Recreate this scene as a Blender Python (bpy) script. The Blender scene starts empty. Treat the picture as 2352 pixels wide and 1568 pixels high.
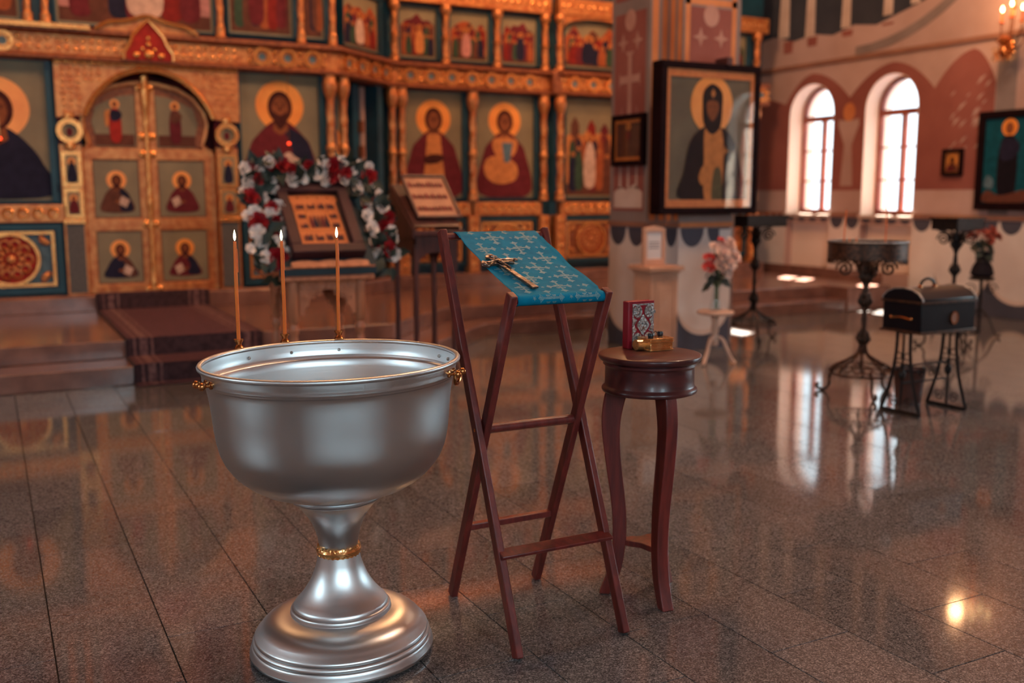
import bpy, math, random
from mathutils import Vector, Matrix
R = math.radians
PI = math.pi
sc = bpy.context.scene
C = sc.collection
rnd = random.Random(7)

# ------------------------------------------------------------------ camera
EYE = 1.5; PITCH = 8.4; YAW = 27.7; FPX = 2287.0
cam_d = bpy.data.cameras.new('camera'); cam = bpy.data.objects.new('camera', cam_d); C.objects.link(cam)
cam.location = (0, 0, EYE); cam.rotation_euler = (R(90 - PITCH), 0, R(-YAW))
cam_d.sensor_width = 36; cam_d.lens = FPX * 36 / 2352; cam_d.clip_start = 0.05; cam_d.clip_end = 200
cam_d.dof.use_dof = True; cam_d.dof.focus_distance = 3.2; cam_d.dof.aperture_fstop = 1.6
sc.camera = cam

# ------------------------------------------------------------------ world, sun, window light, exposure
w = bpy.data.worlds.new('sky'); sc.world = w; w.use_nodes = True
bg = w.node_tree.nodes['Background']; bg.inputs[0].default_value = (0.80, 0.92, 1.0, 1); bg.inputs[1].default_value = 3.2
def light(name, kind, loc, power, col, size=None, size_y=None, rot=None, radius=None):
    d = bpy.data.lights.new(name, kind); o = bpy.data.objects.new(name, d); C.objects.link(o)
    o.location = loc; d.energy = power; d.color = col
    if kind == 'AREA':
        d.shape = 'RECTANGLE'; d.size = size; d.size_y = size_y or size
    if radius is not None and kind == 'POINT': d.shadow_soft_size = radius
    if rot: o.rotation_euler = rot
    return o
def aim(v): return Vector(v).to_track_quat('-Z', 'Y').to_euler()
sun = light('sun', 'SUN', (20, 14, 20), 190.0, (1.0, 0.90, 0.76)); sun.data.angle = R(0.6)
sun.rotation_euler = aim((-0.46, -0.265, -0.85))
DAY = (0.64, 0.89, 1.0)
# daylight of the windows behind and beside the camera (outside the frame)
light('window_light', 'AREA', (-1.6, -3.9, 3.1), 125, DAY, 1.0, 2.4, aim((0, 1, -0.12)))
light('window_light', 'AREA', (2.0, -3.9, 3.1), 125, DAY, 1.0, 2.4, aim((0, 1, -0.12)))
light('window_light', 'AREA', (11.75, 2.265, 2.2), 170, DAY, 1.0, 2.1, aim((-1, 0, -0.05)))
light('window_light', 'AREA', (11.75, 3.765, 2.2), 170, DAY, 1.0, 2.1, aim((-1, 0, -0.05)))
light('window_light', 'AREA', (-5.8, 4.0, 3.0), 110, DAY, 1.0, 2.4, aim((1, 0, -0.1)))
# warm lamps of the chandeliers overhead, with an added fill for the right bay
WARM = (1.0, 0.50, 0.22)
light('chandelier_and_fill_light', 'POINT', (2.2, 6.2, 7.4), 470, WARM, radius=0.45)
light('chandelier_and_fill_light', 'POINT', (6.2, 9.6, 5.9), 400, WARM, radius=0.3)
light('chandelier_and_fill_light', 'POINT', (0.2, 9.3, 5.2), 85, WARM, radius=0.5)
light('chandelier_and_fill_light', 'POINT', (7.2, 4.4, 8.2), 1000, (1.0, 0.68, 0.46), radius=0.5)  # fill lamp added to brighten the right wall and floor, no fixture
vs = sc.view_settings
vs.view_transform = 'Standard'; vs.look = 'None'; vs.exposure = 0.0; vs.gamma = 1.0; vs.use_curve_mapping = False
sc.cycles.use_denoising = True
sc.cycles.sample_clamp_indirect = 6.0
sc.cycles.max_bounces = 8; sc.cycles.caustics_reflective = False; sc.cycles.caustics_refractive = False

# ------------------------------------------------------------------ pixel <-> place helpers (measuring only)
_p, _y = R(PITCH), R(YAW)
CF = Vector((math.sin(_y) * math.cos(_p), math.cos(_y) * math.cos(_p), -math.sin(_p)))
CR = Vector((math.cos(_y), -math.sin(_y), 0)); CU = CR.cross(CF); CE = Vector((0, 0, EYE))
def ray(x, y): return CF + CR * ((x - 1176) / FPX) + CU * ((784 - y) / FPX)
def pX(x, y, v): r = ray(x, y); return CE + r * (v / r.x)
def pY(x, y, v): r = ray(x, y); return CE + r * (v / r.y)
def pZ(x, y, v=0): r = ray(x, y); return CE + r * ((v - EYE) / r.z)

# ------------------------------------------------------------------ materials
def lin(c): return tuple(((v / 255) / 12.92 if v / 255 <= 0.04045 else ((v / 255 + 0.055) / 1.055) ** 2.4) for v in c) + (1,)
MC = {}
def M(name, col, rough=0.5, metal=0.0, col2=None, scale=8.0, bump=0.0, bscale=60.0, coat=0.0, emit=None, estr=0.0, stretch=None, spec=0.5, detail=3.0, sheen=0.0, world=False):
    if name in MC: return MC[name]
    m = bpy.data.materials.new(name); m.use_nodes = True; nt = m.node_tree; N = nt.nodes; L = nt.links
    b = N['Principled BSDF']
    b.inputs['Base Color'].default_value = lin(col); b.inputs['Roughness'].default_value = rough; b.inputs['Metallic'].default_value = metal
    b.inputs['Specular IOR Level'].default_value = spec
    if coat: b.inputs['Coat Weight'].default_value = coat; b.inputs['Coat Roughness'].default_value = 0.08
    if sheen: b.inputs['Sheen Weight'].default_value = sheen
    if emit: b.inputs['Emission Color'].default_value = lin(emit); b.inputs['Emission Strength'].default_value = estr
    if world:
        g = N.new('ShaderNodeNewGeometry'); co = g.outputs['Position']
    else:
        t = N.new('ShaderNodeTexCoord'); co = t.outputs['Object']
    if stretch:
        mp = N.new('ShaderNodeMapping'); mp.inputs['Scale'].default_value = stretch; L.new(co, mp.inputs['Vector']); co = mp.outputs['Vector']
    if col2 is not None:
        n = N.new('ShaderNodeTexNoise'); n.inputs['Scale'].default_value = scale; n.inputs['Detail'].default_value = detail; L.new(co, n.inputs['Vector'])
        r = N.new('ShaderNodeValToRGB'); r.color_ramp.elements[0].position = 0.35; r.color_ramp.elements[1].position = 0.65
        r.color_ramp.elements[0].color = lin(col); r.color_ramp.elements[1].color = lin(col2)
        L.new(n.outputs['Fac'], r.inputs['Fac']); L.new(r.outputs['Color'], b.inputs['Base Color'])
    if bump:
        n2 = N.new('ShaderNodeTexNoise'); n2.inputs['Scale'].default_value = bscale; n2.inputs['Detail'].default_value = 2; L.new(co, n2.inputs['Vector'])
        bp = N.new('ShaderNodeBump'); bp.inputs['Strength'].default_value = bump; bp.inputs['Distance'].default_value = 0.01
        L.new(n2.outputs['Fac'], bp.inputs['Height']); L.new(bp.outputs['Normal'], b.inputs['Normal'])
    MC[name] = m; return m

def granite():
    m = bpy.data.materials.new('granite'); m.use_nodes = True; nt = m.node_tree; N = nt.nodes; L = nt.links; b = N['Principled BSDF']
    g = N.new('ShaderNodeNewGeometry')
    v = N.new('ShaderNodeTexVoronoi'); v.inputs['Scale'].default_value = 230; L.new(g.outputs['Position'], v.inputs['Vector'])
    r = N.new('ShaderNodeValToRGB'); e = r.color_ramp.elements
    e[0].position = 0.0; e[0].color = lin((62, 59, 60)); e[1].position = 1.0; e[1].color = lin((146, 140, 140))
    x = e.new(0.35); x.color = lin((88, 84, 84)); x = e.new(0.7); x.color = lin((108, 103, 103))
    sp = N.new('ShaderNodeSeparateColor'); L.new(v.outputs['Color'], sp.inputs[0]); L.new(sp.outputs[0], r.inputs['Fac'])
    n = N.new('ShaderNodeTexNoise'); n.inputs['Scale'].default_value = 60; L.new(g.outputs['Position'], n.inputs['Vector'])
    oi = N.new('ShaderNodeObjectInfo')
    mr = N.new('ShaderNodeMapRange'); mr.inputs['To Min'].default_value = 0.80; mr.inputs['To Max'].default_value = 1.06; L.new(oi.outputs['Random'], mr.inputs['Value'])
    mr2 = N.new('ShaderNodeMapRange'); mr2.inputs['From Min'].default_value = 0.3; mr2.inputs['From Max'].default_value = 0.7; mr2.inputs['To Min'].default_value = 0.75; mr2.inputs['To Max'].default_value = 1.2; L.new(n.outputs['Fac'], mr2.inputs['Value'])
    mu = N.new('ShaderNodeMath'); mu.operation = 'MULTIPLY'; L.new(mr.outputs[0], mu.inputs[0]); L.new(mr2.outputs[0], mu.inputs[1])
    mx = N.new('ShaderNodeVectorMath'); mx.operation = 'SCALE'; L.new(r.outputs['Color'], mx.inputs[0]); L.new(mu.outputs[0], mx.inputs['Scale'])
    L.new(mx.outputs[0], b.inputs['Base Color'])
    b.inputs['Roughness'].default_value = 0.07; b.inputs['Specular IOR Level'].default_value = 0.5
    MC['granite'] = m; return m
GRAN = granite()

def alu():
    m = bpy.data.materials.new('brushed_aluminium'); m.use_nodes = True; nt = m.node_tree; N = nt.nodes; L = nt.links; b = N['Principled BSDF']
    b.inputs['Base Color'].default_value = lin((214, 215, 216)); b.inputs['Metallic'].default_value = 1.0; b.inputs['Roughness'].default_value = 0.34
    b.inputs['Anisotropic'].default_value = 0.65
    tg = N.new('ShaderNodeTangent'); tg.direction_type = 'RADIAL'; tg.axis = 'Z'; L.new(tg.outputs[0], b.inputs['Tangent'])
    t = N.new('ShaderNodeTexCoord'); mp = N.new('ShaderNodeMapping'); mp.inputs['Scale'].default_value = (2, 2, 260); L.new(t.outputs['Object'], mp.inputs['Vector'])
    n = N.new('ShaderNodeTexNoise'); n.inputs['Scale'].default_value = 1.0; n.inputs['Detail'].default_value = 3; L.new(mp.outputs[0], n.inputs['Vector'])
    mr = N.new('ShaderNodeMapRange'); mr.inputs['To Min'].default_value = 0.29; mr.inputs['To Max'].default_value = 0.42; L.new(n.outputs['Fac'], mr.inputs['Value']); L.new(mr.outputs[0], b.inputs['Roughness'])
    bp = N.new('ShaderNodeBump'); bp.inputs['Strength'].default_value = 0.03; bp.inputs['Distance'].default_value = 0.002; L.new(n.outputs['Fac'], bp.inputs['Height']); L.new(bp.outputs['Normal'], b.inputs['Normal'])
    return m
ALU = alu()
GOLD = M('carved_gold', (214, 142, 84), 0.36, 0.55, (186, 104, 58), 14, 0.25, 90)
GOLDB = M('bright_gold', (240, 168, 96), 0.26, 0.75, (214, 128, 66), 30, 0.15, 120)
GOLDD = M('dark_gold', (160, 92, 56), 0.45, 0.4, (120, 66, 44), 20, 0.3, 120)
HALO = M('halo_gold', (244, 156, 70), 0.40, 0.1, (234, 140, 58), 6)
TEAL = M('teal_paint', (10, 62, 78), 0.45, 0, (6, 48, 62), 5)
OLIVE = M('olive_ground', (134, 118, 88), 0.55, 0, (120, 104, 78), 3)
MARB = M('brown_marble', (134, 96, 84), 0.22, 0, (106, 74, 66), 5, coat=0.15, world=True, detail=6)
CURT = M('maroon_curtain', (120, 12, 26), 0.8, 0, (80, 10, 20), 6)
LATT = M('grey_lattice', (92, 86, 82), 0.6, 0, (74, 70, 68), 60)
WOODR = M('mahogany', (122, 45, 39), 0.38, 0, (90, 33, 31), 7, 0.06, 40, stretch=(6, 6, 0.7), coat=0.15)
WOODD = M('dark_wood', (84, 44, 40), 0.42, 0, (60, 30, 30), 6, 0.08, 30, stretch=(4, 4, 0.6))
EBONY = M('dark_frame', (30, 13, 17), 0.6, 0, (22, 10, 13), 6, spec=0.06)
WOODL = M('oak_wood', (188, 120, 86), 0.42, 0, (162, 98, 68), 6, 0.08, 30, stretch=(4, 4, 0.6))
WOODW = M('window_wood', (150, 74, 48), 0.45, 0, (128, 58, 38), 6)
WOODT = M('table_wood', (82, 35, 34), 0.33, 0, (62, 26, 28), 6, stretch=(1, 6, 6), coat=0.12)
CREAM = M('cream_wood', (206, 158, 130), 0.5, 0, (192, 144, 118), 4)
IRON = M('wrought_iron', (30, 27, 28), 0.42, 0.6, (48, 40, 38), 30, 0.2, 80)
IRONB = M('bronzed_iron', (98, 66, 50), 0.42, 0.6, (52, 40, 34), 40, 0.3, 80)
BLACKL = M('black_lacquer', (8, 10, 18), 0.36, 0, (12, 14, 22), 10, spec=0.3)
BRASS = M('brass', (206, 140, 86), 0.20, 1.0, (188, 118, 68), 20)
GOLDBOX = M('polished_gold', (246, 190, 126), 0.22, 0.8, (220, 140, 76), 20, 0.15, 60)
SILV = M('silver_repousse', (196, 192, 188), 0.3, 0.9, (150, 146, 144), 60, 0.5, 160)
PEWT = M('pewter', (150, 134, 124), 0.30, 0.95, (96, 84, 78), 40, 0.4, 90)
REDB = M('red_leather', (150, 14, 34), 0.5, 0, (132, 8, 28), 20)
CLOTH = M('turquoise_brocade', (0, 122, 154), 0.7, 0, (0, 106, 138), 25, 0.12, 500, spec=0.12)
BROC = M('silver_thread', (102, 146, 156), 0.5, 0.15, (64, 126, 142), 160, 0.3, 600)
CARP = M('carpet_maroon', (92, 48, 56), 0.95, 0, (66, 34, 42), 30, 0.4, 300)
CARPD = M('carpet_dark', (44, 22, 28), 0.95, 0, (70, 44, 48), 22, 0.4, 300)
CARPB = M('carpet_border', (128, 92, 88), 0.95, 0, (84, 52, 56), 26, 0.4, 300)
FRINGE = M('carpet_edge', (46, 24, 30), 0.95)
RED1 = M('red_petal', (168, 14, 26), 0.6, 0, (130, 6, 18), 30)
WHT1 = M('white_petal', (246, 236, 230), 0.6, 0, (226, 212, 202), 30)
LEAF = M('dark_leaf', (20, 34, 32), 0.5, 0, (34, 46, 34), 20)
STEM = M('green_stem', (96, 108, 66), 0.6)
PINK = M('pink_petal', (214, 84, 76), 0.6, 0, (214, 70, 66), 20)
WALLP = M('wall_plaster', (186, 156, 148), 0.8, 0, (170, 138, 128), 1.2, world=True)
WALLR = M('mural_red', (146, 84, 74), 0.8, 0, (130, 70, 62), 1.6, world=True, detail=5)
WALLN = M('mural_navy', (40, 44, 56), 0.8, 0, (54, 56, 66), 2, world=True)
WALLG = M('mural_grey', (138, 122, 118), 0.8, 0, (124, 108, 104), 2, world=True)
WALLW = M('mural_white', (206, 184, 172), 0.8, 0, (188, 164, 150), 3, world=True)
WALLO = M('mural_ochre', (206, 132, 82), 0.75, 0, (190, 112, 66), 3, world=True)
WALLD = M('dado_white', (216, 206, 200), 0.75, 0, (198, 184, 178), 1.7, world=True, detail=5)
NAVYD = M('dado_navy', (58, 60, 74), 0.7, 0, (70, 70, 84), 2, world=True)
NICHE = M('niche_cream', (228, 210, 196), 0.75)
SILL = M('sill_trim', (150, 104, 84), 0.5, 0, (130, 88, 72), 3, world=True)
WAX = M('beeswax', (238, 122, 30), 0.45, 0, (228, 104, 20), 8); WAX.node_tree.nodes['Principled BSDF'].inputs['Subsurface Weight'].default_value = 0.35; WAX.node_tree.nodes['Principled BSDF'].inputs['Subsurface Scale'].default_value = 0.01
FLAME = M('flame', (255, 240, 200), 0.5, emit=(255, 226, 170), estr=14)
BULB = M('candle_bulb', (255, 230, 190), 0.4, emit=(255, 206, 140), estr=22)
REDGL = M('red_lamp_glow', (255, 60, 30), 0.4, emit=(255, 66, 34), estr=4.0)
PAPER = M('paper_sheet', (214, 206, 204), 0.7)
INK = M('ink', (110, 104, 108), 0.7)
BLK = M('black_plastic', (12, 20, 30), 0.35)
GROUT = M('joint', (26, 20, 20), 0.8)
COPPER = M('copper_print', (214, 122, 66), 0.5, 0.2, (196, 104, 54), 10)
SEPIA = M('sepia_print', (176, 122, 92), 0.6, 0, (156, 104, 80), 8)
BIN = M('bin_brown', (92, 56, 48), 0.5, 0, (78, 46, 40), 6)
CEIL = M('ceiling_plaster', (150, 122, 108), 0.85, 0, (130, 104, 92), 1, world=True)
def glass():
    m = bpy.data.materials.new('pane_glass'); m.use_nodes = True; nt = m.node_tree; N = nt.nodes; L = nt.links
    N.remove(N['Principled BSDF']); tr = N.new('ShaderNodeBsdfTransparent'); tr.inputs[0].default_value = (0.96, 0.98, 0.98, 1)
    gl = N.new('ShaderNodeBsdfGlossy'); gl.inputs['Roughness'].default_value = 0.02; lw = N.new('ShaderNodeLayerWeight'); pw_ = N.new('ShaderNodeMath'); pw_.operation = 'POWER'; pw_.inputs[1].default_value = 5; L.new(lw.outputs['Facing'], pw_.inputs[0])
    fr = N.new('ShaderNodeMath'); fr.operation = 'MULTIPLY_ADD'; fr.inputs[1].default_value = 0.9; fr.inputs[2].default_value = 0.03; L.new(pw_.outputs[0], fr.inputs[0])
    mx = N.new('ShaderNodeMixShader'); L.new(fr.outputs[0], mx.inputs[0]); L.new(tr.outputs[0], mx.inputs[1]); L.new(gl.outputs[0], mx.inputs[2]); L.new(mx.outputs[0], N['Material Output'].inputs[0])
    return m
GLASS = glass()
# flat paint colours of the icons
def paint(name, c, c2=None): return M('paint_' + name, c, 0.6, 0, c2 or tuple(int(v * 0.86) for v in c), 14, spec=0.08)
P_FACE = paint('face', (140, 80, 52)); P_HAIR = paint('hair', (74, 36, 32)); P_MAR = paint('maroon', (108, 40, 46)); P_NAVY = paint('navy', (40, 38, 58))
P_OCH = paint('ochre', (206, 130, 76)); P_RED = paint('red', (168, 48, 42)); P_WHITE = paint('white', (206, 170, 152)); P_BRN = paint('brown', (104, 62, 50))
P_BLUE = paint('blue', (92, 116, 128)); P_GRN = paint('green', (60, 78, 62)); P_BLK = paint('black', (28, 24, 32)); P_HILL = paint('hill', (170, 84, 50)); P_TURQ = paint('turquoise', (30, 104, 116)); P_PINK = paint('pink', (196, 132, 124))

# ------------------------------------------------------------------ mesh builder
class Fr:
    def __init__(s, o, r, n, u=(0, 0, 1)):
        s.o = Vector(o); s.r = Vector(r).normalized(); s.n = Vector(n).normalized(); s.u = Vector(u).normalized()
    def p(s, u, v, d=0): return s.o + s.r * u + s.u * v + s.n * d
    def q(s, P): d = Vector(P) - s.o; return d.dot(s.r), d.dot(s.u)
def FY(y, x=0, z=0): return Fr((x, y, z), (1, 0, 0), (0, -1, 0))
def FX(x, y=0, z=0): return Fr((x, y, z), (0, -1, 0), (-1, 0, 0))
WM = {}
def wm(o): return WM.get(o.name, Matrix.Identity(4)) if o is not None else Matrix.Identity(4)
class MB:
    def __init__(s): s.v = []; s.f = []; s.m = []
    def add(s, vs, fs, m=0):
        b = len(s.v); s.v += [Vector(x) for x in vs]; s.f += [tuple(b + i for i in f) for f in fs]; s.m += [m] * len(fs); return s
    def fbox(s, fr, u0, u1, v0, v1, d0, d1, m=0):
        P = [fr.p(u, v, d) for d in (d0, d1) for v in (v0, v1) for u in (u0, u1)]
        return s.add(P, [(0, 2, 3, 1), (4, 5, 7, 6), (0, 1, 5, 4), (2, 6, 7, 3), (0, 4, 6, 2), (1, 3, 7, 5)], m)
    def box(s, x0, x1, y0, y1, z0, z1, m=0):
        return s.fbox(Fr((0, 0, 0), (1, 0, 0), (0, 1, 0)), x0, x1, z0, z1, y0, y1, m)
    def prism(s, fr, pts, d0, d1, m=0):
        n = len(pts); P = [fr.p(u, v, d0) for u, v in pts] + [fr.p(u, v, d1) for u, v in pts]
        return s.add(P, [tuple(range(n))[::-1], tuple(range(n, 2 * n))] + [(i, (i + 1) % n, n + (i + 1) % n, n + i) for i in range(n)], m)
    def flat(s, fr, pts, d, m=0, th=0.0015): return s.prism(fr, pts, d - th, d, m)
    def ring(s, fr, cu, cv, ro, ri, d0, d1, m=0, n=32, sy=1.0, a0=0, a1=2 * PI):
        full = abs(a1 - a0 - 2 * PI) < 1e-6; k = n if full else n + 1
        A = [a0 + (a1 - a0) * i / n for i in range(k)]
        P = []
        for a in A:
            for (r, d) in ((ri, d0), (ro, d0), (ro, d1), (ri, d1)): P.append(fr.p(cu + r * math.cos(a), cv + r * math.sin(a) * sy, d))
        F = []
        for i in range(n if full else n):
            j = (i + 1) % k
            for q in range(4): F.append((4 * i + q, 4 * j + q, 4 * j + (q + 1) % 4, 4 * i + (q + 1) % 4))
        if not full: F += [(0, 1, 2, 3), tuple(4 * (k - 1) + q for q in (3, 2, 1, 0))]
        return s.add(P, F, m)
    def lathe(s, prof, c=(0, 0, 0), seg=24, m=0, mat=None, closed=False):
        c = Vector(c); P = []; F = []; n = len(prof)
        for r, z in prof:
            for k in range(seg):
                a = 2 * PI * k / seg; q = Vector((max(r, 1e-4) * math.cos(a), max(r, 1e-4) * math.sin(a), z)); P.append(c + (mat @ q if mat else q))
        for i in range(n if closed else n - 1):
            j = (i + 1) % n
            for k in range(seg): F.append((i * seg + k, i * seg + (k + 1) % seg, j * seg + (k + 1) % seg, j * seg + k))
        if not closed: F += [tuple(range(seg))[::-1], tuple((n - 1) * seg + k for k in range(seg))]
        return s.add(P, F, m)
    def tube(s, pts, r, seg=6, m=0, closed=False, flat=1.0):
        pts = [Vector(p) for p in pts]; n = len(pts); P = []; F = []; up = None
        for i in range(n):
            a = pts[(i - 1) % n] if closed or i > 0 else pts[i]; b = pts[(i + 1) % n] if closed or i < n - 1 else pts[i]
            t = (b - a).normalized()
            if up is None: up = t.orthogonal().normalized()
            up = (up - t * up.dot(t))
            up = up.normalized() if up.length > 1e-6 else t.orthogonal().normalized()
            sd = t.cross(up); rr = r[i] if isinstance(r, (list, tuple)) else r
            for k in range(seg):
                g = 2 * PI * k / seg; P.append(pts[i] + up * math.cos(g) * rr + sd * math.sin(g) * rr * flat)
        for i in range(n if closed else n - 1):
            j = (i + 1) % n
            for k in range(seg): F.append((i * seg + k, i * seg + (k + 1) % seg, j * seg + (k + 1) % seg, j * seg + k))
        if not closed: F += [tuple(range(seg))[::-1], tuple((n - 1) * seg + k for k in range(seg))]
        return s.add(P, F, m)
    def ball(s, c, r, seg=10, m=0, sc3=(1, 1, 1), mat=None):
        h = max(4, seg // 2 + 1); prof = [(math.sin(PI * i / h), -math.cos(PI * i / h)) for i in range(h + 1)]
        mt = Matrix.Diagonal(Vector(sc3) * r)
        if mat: mt = mat @ mt
        return s.lathe(prof, c, seg, m, mt)
    def torus(s, c, Rr, r, seg=24, ts=6, m=0, ax=None, bx=None, sc2=1.0):
        ax = Vector(ax or (1, 0, 0)); bx = Vector(bx or (0, 1, 0)); c = Vector(c)
        return s.tube([c + ax * Rr * math.cos(2 * PI * k / seg) + bx * Rr * sc2 * math.sin(2 * PI * k / seg) for k in range(seg)], r, ts, m, True)
    def bar(s, a, b, wd, ht, m=0, up=(0, 0, 1)):
        a = Vector(a); b = Vector(b); t = (b - a); L = t.length; t.normalize(); up = Vector(up); sd = t.cross(up).normalized(); u = sd.cross(t)
        fr = Fr(a, sd, u, t); return s.fbox(fr, -wd / 2, wd / 2, 0, L, -ht / 2, ht / 2, m)
    def build(s, name, mats, parent=None, local=False, bevel=0, sharp=38, **kw):
        me = bpy.data.meshes.new(name)
        if not local and parent is not None:
            inv = wm(parent).inverted(); s.v = [inv @ v for v in s.v]
        me.from_pydata([tuple(v) for v in s.v], [], s.f)
        if not isinstance(mats, (list, tuple)): mats = [mats]
        for x in mats: me.materials.append(x)
        me.polygons.foreach_set('material_index', s.m); me.polygons.foreach_set('use_smooth', [True] * len(s.f))
        me.update(); me.set_sharp_from_angle(angle=R(sharp))
        bm = __import__('bmesh').new(); bm.from_mesh(me); __import__('bmesh').ops.recalc_face_normals(bm, faces=bm.faces); bm.to_mesh(me); bm.free()
        return link(name, me, parent, bevel, **kw)
def link(name, me, parent=None, bevel=0, **kw):
    o = bpy.data.objects.new(name, me); C.objects.link(o)
    if parent is not None: o.parent = parent
    WM[o.name] = wm(parent)
    if bevel:
        b = o.modifiers.new('bevel', 'BEVEL'); b.width = bevel; b.segments = 2; b.limit_method = 'ANGLE'; b.angle_limit = R(40)
    for k, v in kw.items(): o[k] = v
    return o
def thing(name, label, cat, loc=(0, 0, 0), rot=(0, 0, 0), group=None):
    o = bpy.data.objects.new(name, None); C.objects.link(o); o.location = loc; o.rotation_euler = rot; o.empty_display_size = 0.1
    o['label'] = label; o['category'] = cat
    if group: o['group'] = group
    WM[o.name] = Matrix.LocRotScale(Vector(loc), __import__('mathutils').Euler(rot), None); return o
def struct(o): o['kind'] = 'structure'; return o
def hub(name, loc=(0, 0, 0)):
    o = bpy.data.objects.new(name, None); C.objects.link(o); o.location = loc; o.empty_display_size = 0.1; o['kind'] = 'structure'; WM[o.name] = Matrix.Translation(Vector(loc)); return o
def copy_tree(src, parent=None):
    c = src.copy(); C.objects.link(c)
    if parent is not None: c.parent = parent
    for ch in list(src.children): copy_tree(ch, c)
    return c
def spl(pts, n=6, closed=True):
    out = []; k = len(pts); P = [Vector((p[0], p[1], 0)) for p in pts]
    rng = range(k) if closed else range(k - 1)
    for i in rng:
        g = lambda j: P[j % k] if closed else P[min(max(j, 0), k - 1)]
        a, b, c, d = g(i - 1), g(i), g(i + 1), g(i + 2)
        for t in range(n):
            t = t / n; q = 0.5 * ((2 * b) + (c - a) * t + (2 * a - 5 * b + 4 * c - d) * t * t + (3 * b - a - 3 * c + d) * t ** 3); out.append((q.x, q.y))
    if not closed: out.append((P[-1].x, P[-1].y))
    return out
def spl3(pts, n=6):
    P = [Vector(p) for p in pts]; out = []; k = len(P)
    for i in range(k - 1):
        a, b, c, d = P[max(i - 1, 0)], P[i], P[i + 1], P[min(i + 2, k - 1)]
        for t in range(n):
            t = t / n; out.append(0.5 * ((2 * b) + (c - a) * t + (2 * a - 5 * b + 4 * c - d) * t * t + (3 * b - a - 3 * c + d) * t ** 3))
    out.append(P[-1]); return out
def oval(cu, cv, a, b, n=20): return [(cu + a * math.cos(2 * PI * i / n), cv + b * math.sin(2 * PI * i / n)) for i in range(n)]
def rect(u0, u1, v0, v1): return [(u0, v0), (u1, v0), (u1, v1), (u0, v1)]
def scroll(o, r, u, size, turns=1.6, n=22, sgn=1):
    o = Vector(o); r = Vector(r); u = Vector(u); out = []
    for i in range(n + 1):
        t = i / n; a = 2 * PI * turns * t; q = size * (1 - 0.86 * t); out.append(o + r * (q * math.cos(a)) * sgn + u * (q * math.sin(a)))
    return out
# ------------------------------------------------------------------ room shell
XW = 11.0
fl = struct(MB().box(-6, XW + .6, -4.2, 12.8, -0.3, -0.006).build('floor', GROUT))
# polished granite tiles: 0.35 x 0.70 in running bond
TW, TL = 0.35, 0.70
tile_me = None; cand = []
for k in range(-18, 32):
    for j in range(-8, 17):
        x0 = 0.105 + TW * k; y0 = 2.355 + TL * j + (TL / 2 if k % 2 else 0)
        cx, cy = x0 + TW / 2, y0 + TL / 2
        if cy > 10.2 or cx > XW or cx < -5.9 or cy < -3.9: continue
        d = Vector((cx, cy, 0)) - CE; zf = d.dot(CF)
        vis = zf > 0.6 and abs(d.dot(CR)) / zf < 0.56 and abs(d.dot(CU)) / zf < 0.39
        cand.append((0 if vis else 1, zf, x0, y0))
cand.sort()
def tile_geo(mb, x0, y0):
    g = 0.0013; h = 0.0026
    mb.add([(x0 + g, y0 + g, -.006), (x0 + TW - g, y0 + g, -.006), (x0 + TW - g, y0 + TL - g, -.006), (x0 + g, y0 + TL - g, -.006),
            (x0 + h, y0 + h, 0), (x0 + TW - h, y0 + h, 0), (x0 + TW - h, y0 + TL - h, 0), (x0 + h, y0 + TL - h, 0)],
           [(4, 5, 6, 7), (0, 1, 5, 4), (1, 2, 6, 5), (2, 3, 7, 6), (3, 0, 4, 7)])
mb = MB(); tile_geo(mb, 0, 0); t0 = mb.build('tile', GRAN, fl, local=True, sharp=10)
rest = MB()
for i, (_, zf, x0, y0) in enumerate(cand):
    if i == 0: t0.location = (x0, y0, 0)
    elif i < 300:
        o = t0.copy(); C.objects.link(o); o.location = (x0, y0, 0)
    else: tile_geo(rest, x0, y0)
rest.build('distant_tiles', GRAN, fl, local=True, sharp=10, kind='stuff')

# raised platform in front of the icon screen, two steps with a projecting middle
def plat(name, front, cx, diag, back, z0, z1, side):
    xl = -2.2 - (cx - 3.53)
    pts = [(-6, back), (-6, side), (xl - (side - front), side), (xl, front), (cx, front), (cx + side - front, side), (10.25, side), (10.25, back)]
    fr = Fr((0, 0, 0), (1, 0, 0), (0, 0, 1), (0, 1, 0))
    return MB().prism(fr, pts, z0, z1)
p1 = struct(plat('step', 8.3, 3.53, 0, 12.7, 0, 0.15, 9.4).build('step', MARB, bevel=0.008))
p2 = struct(plat('step', 8.75, 3.33, 0, 12.7, 0.15, 0.30, 9.75).build('step', MARB, bevel=0.008))
struct(MB().box(9.85, 10.6, 9.37, 9.9, 0, 0.306).box(10.2, XW - .001, 9.86, 12.6, 0, 0.303).build('step', MARB, bevel=0.008))
struct(MB().box(-6, XW, 12.55, 12.8, 0, 9).build('wall_altar', WALLN))
struct(MB().box(-6.3, -6, -4.2, 12.8, 0, 9).build('wall_left', WALLP))
struct(MB().box(-6.3, XW + .5, -4.4, -4.1, 0, 9).build('wall_back', WALLP))
struct(MB().box(-6.3, XW + .5, -4.4, 12.8, 9, 9.2).build('ceiling', CEIL))

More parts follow.
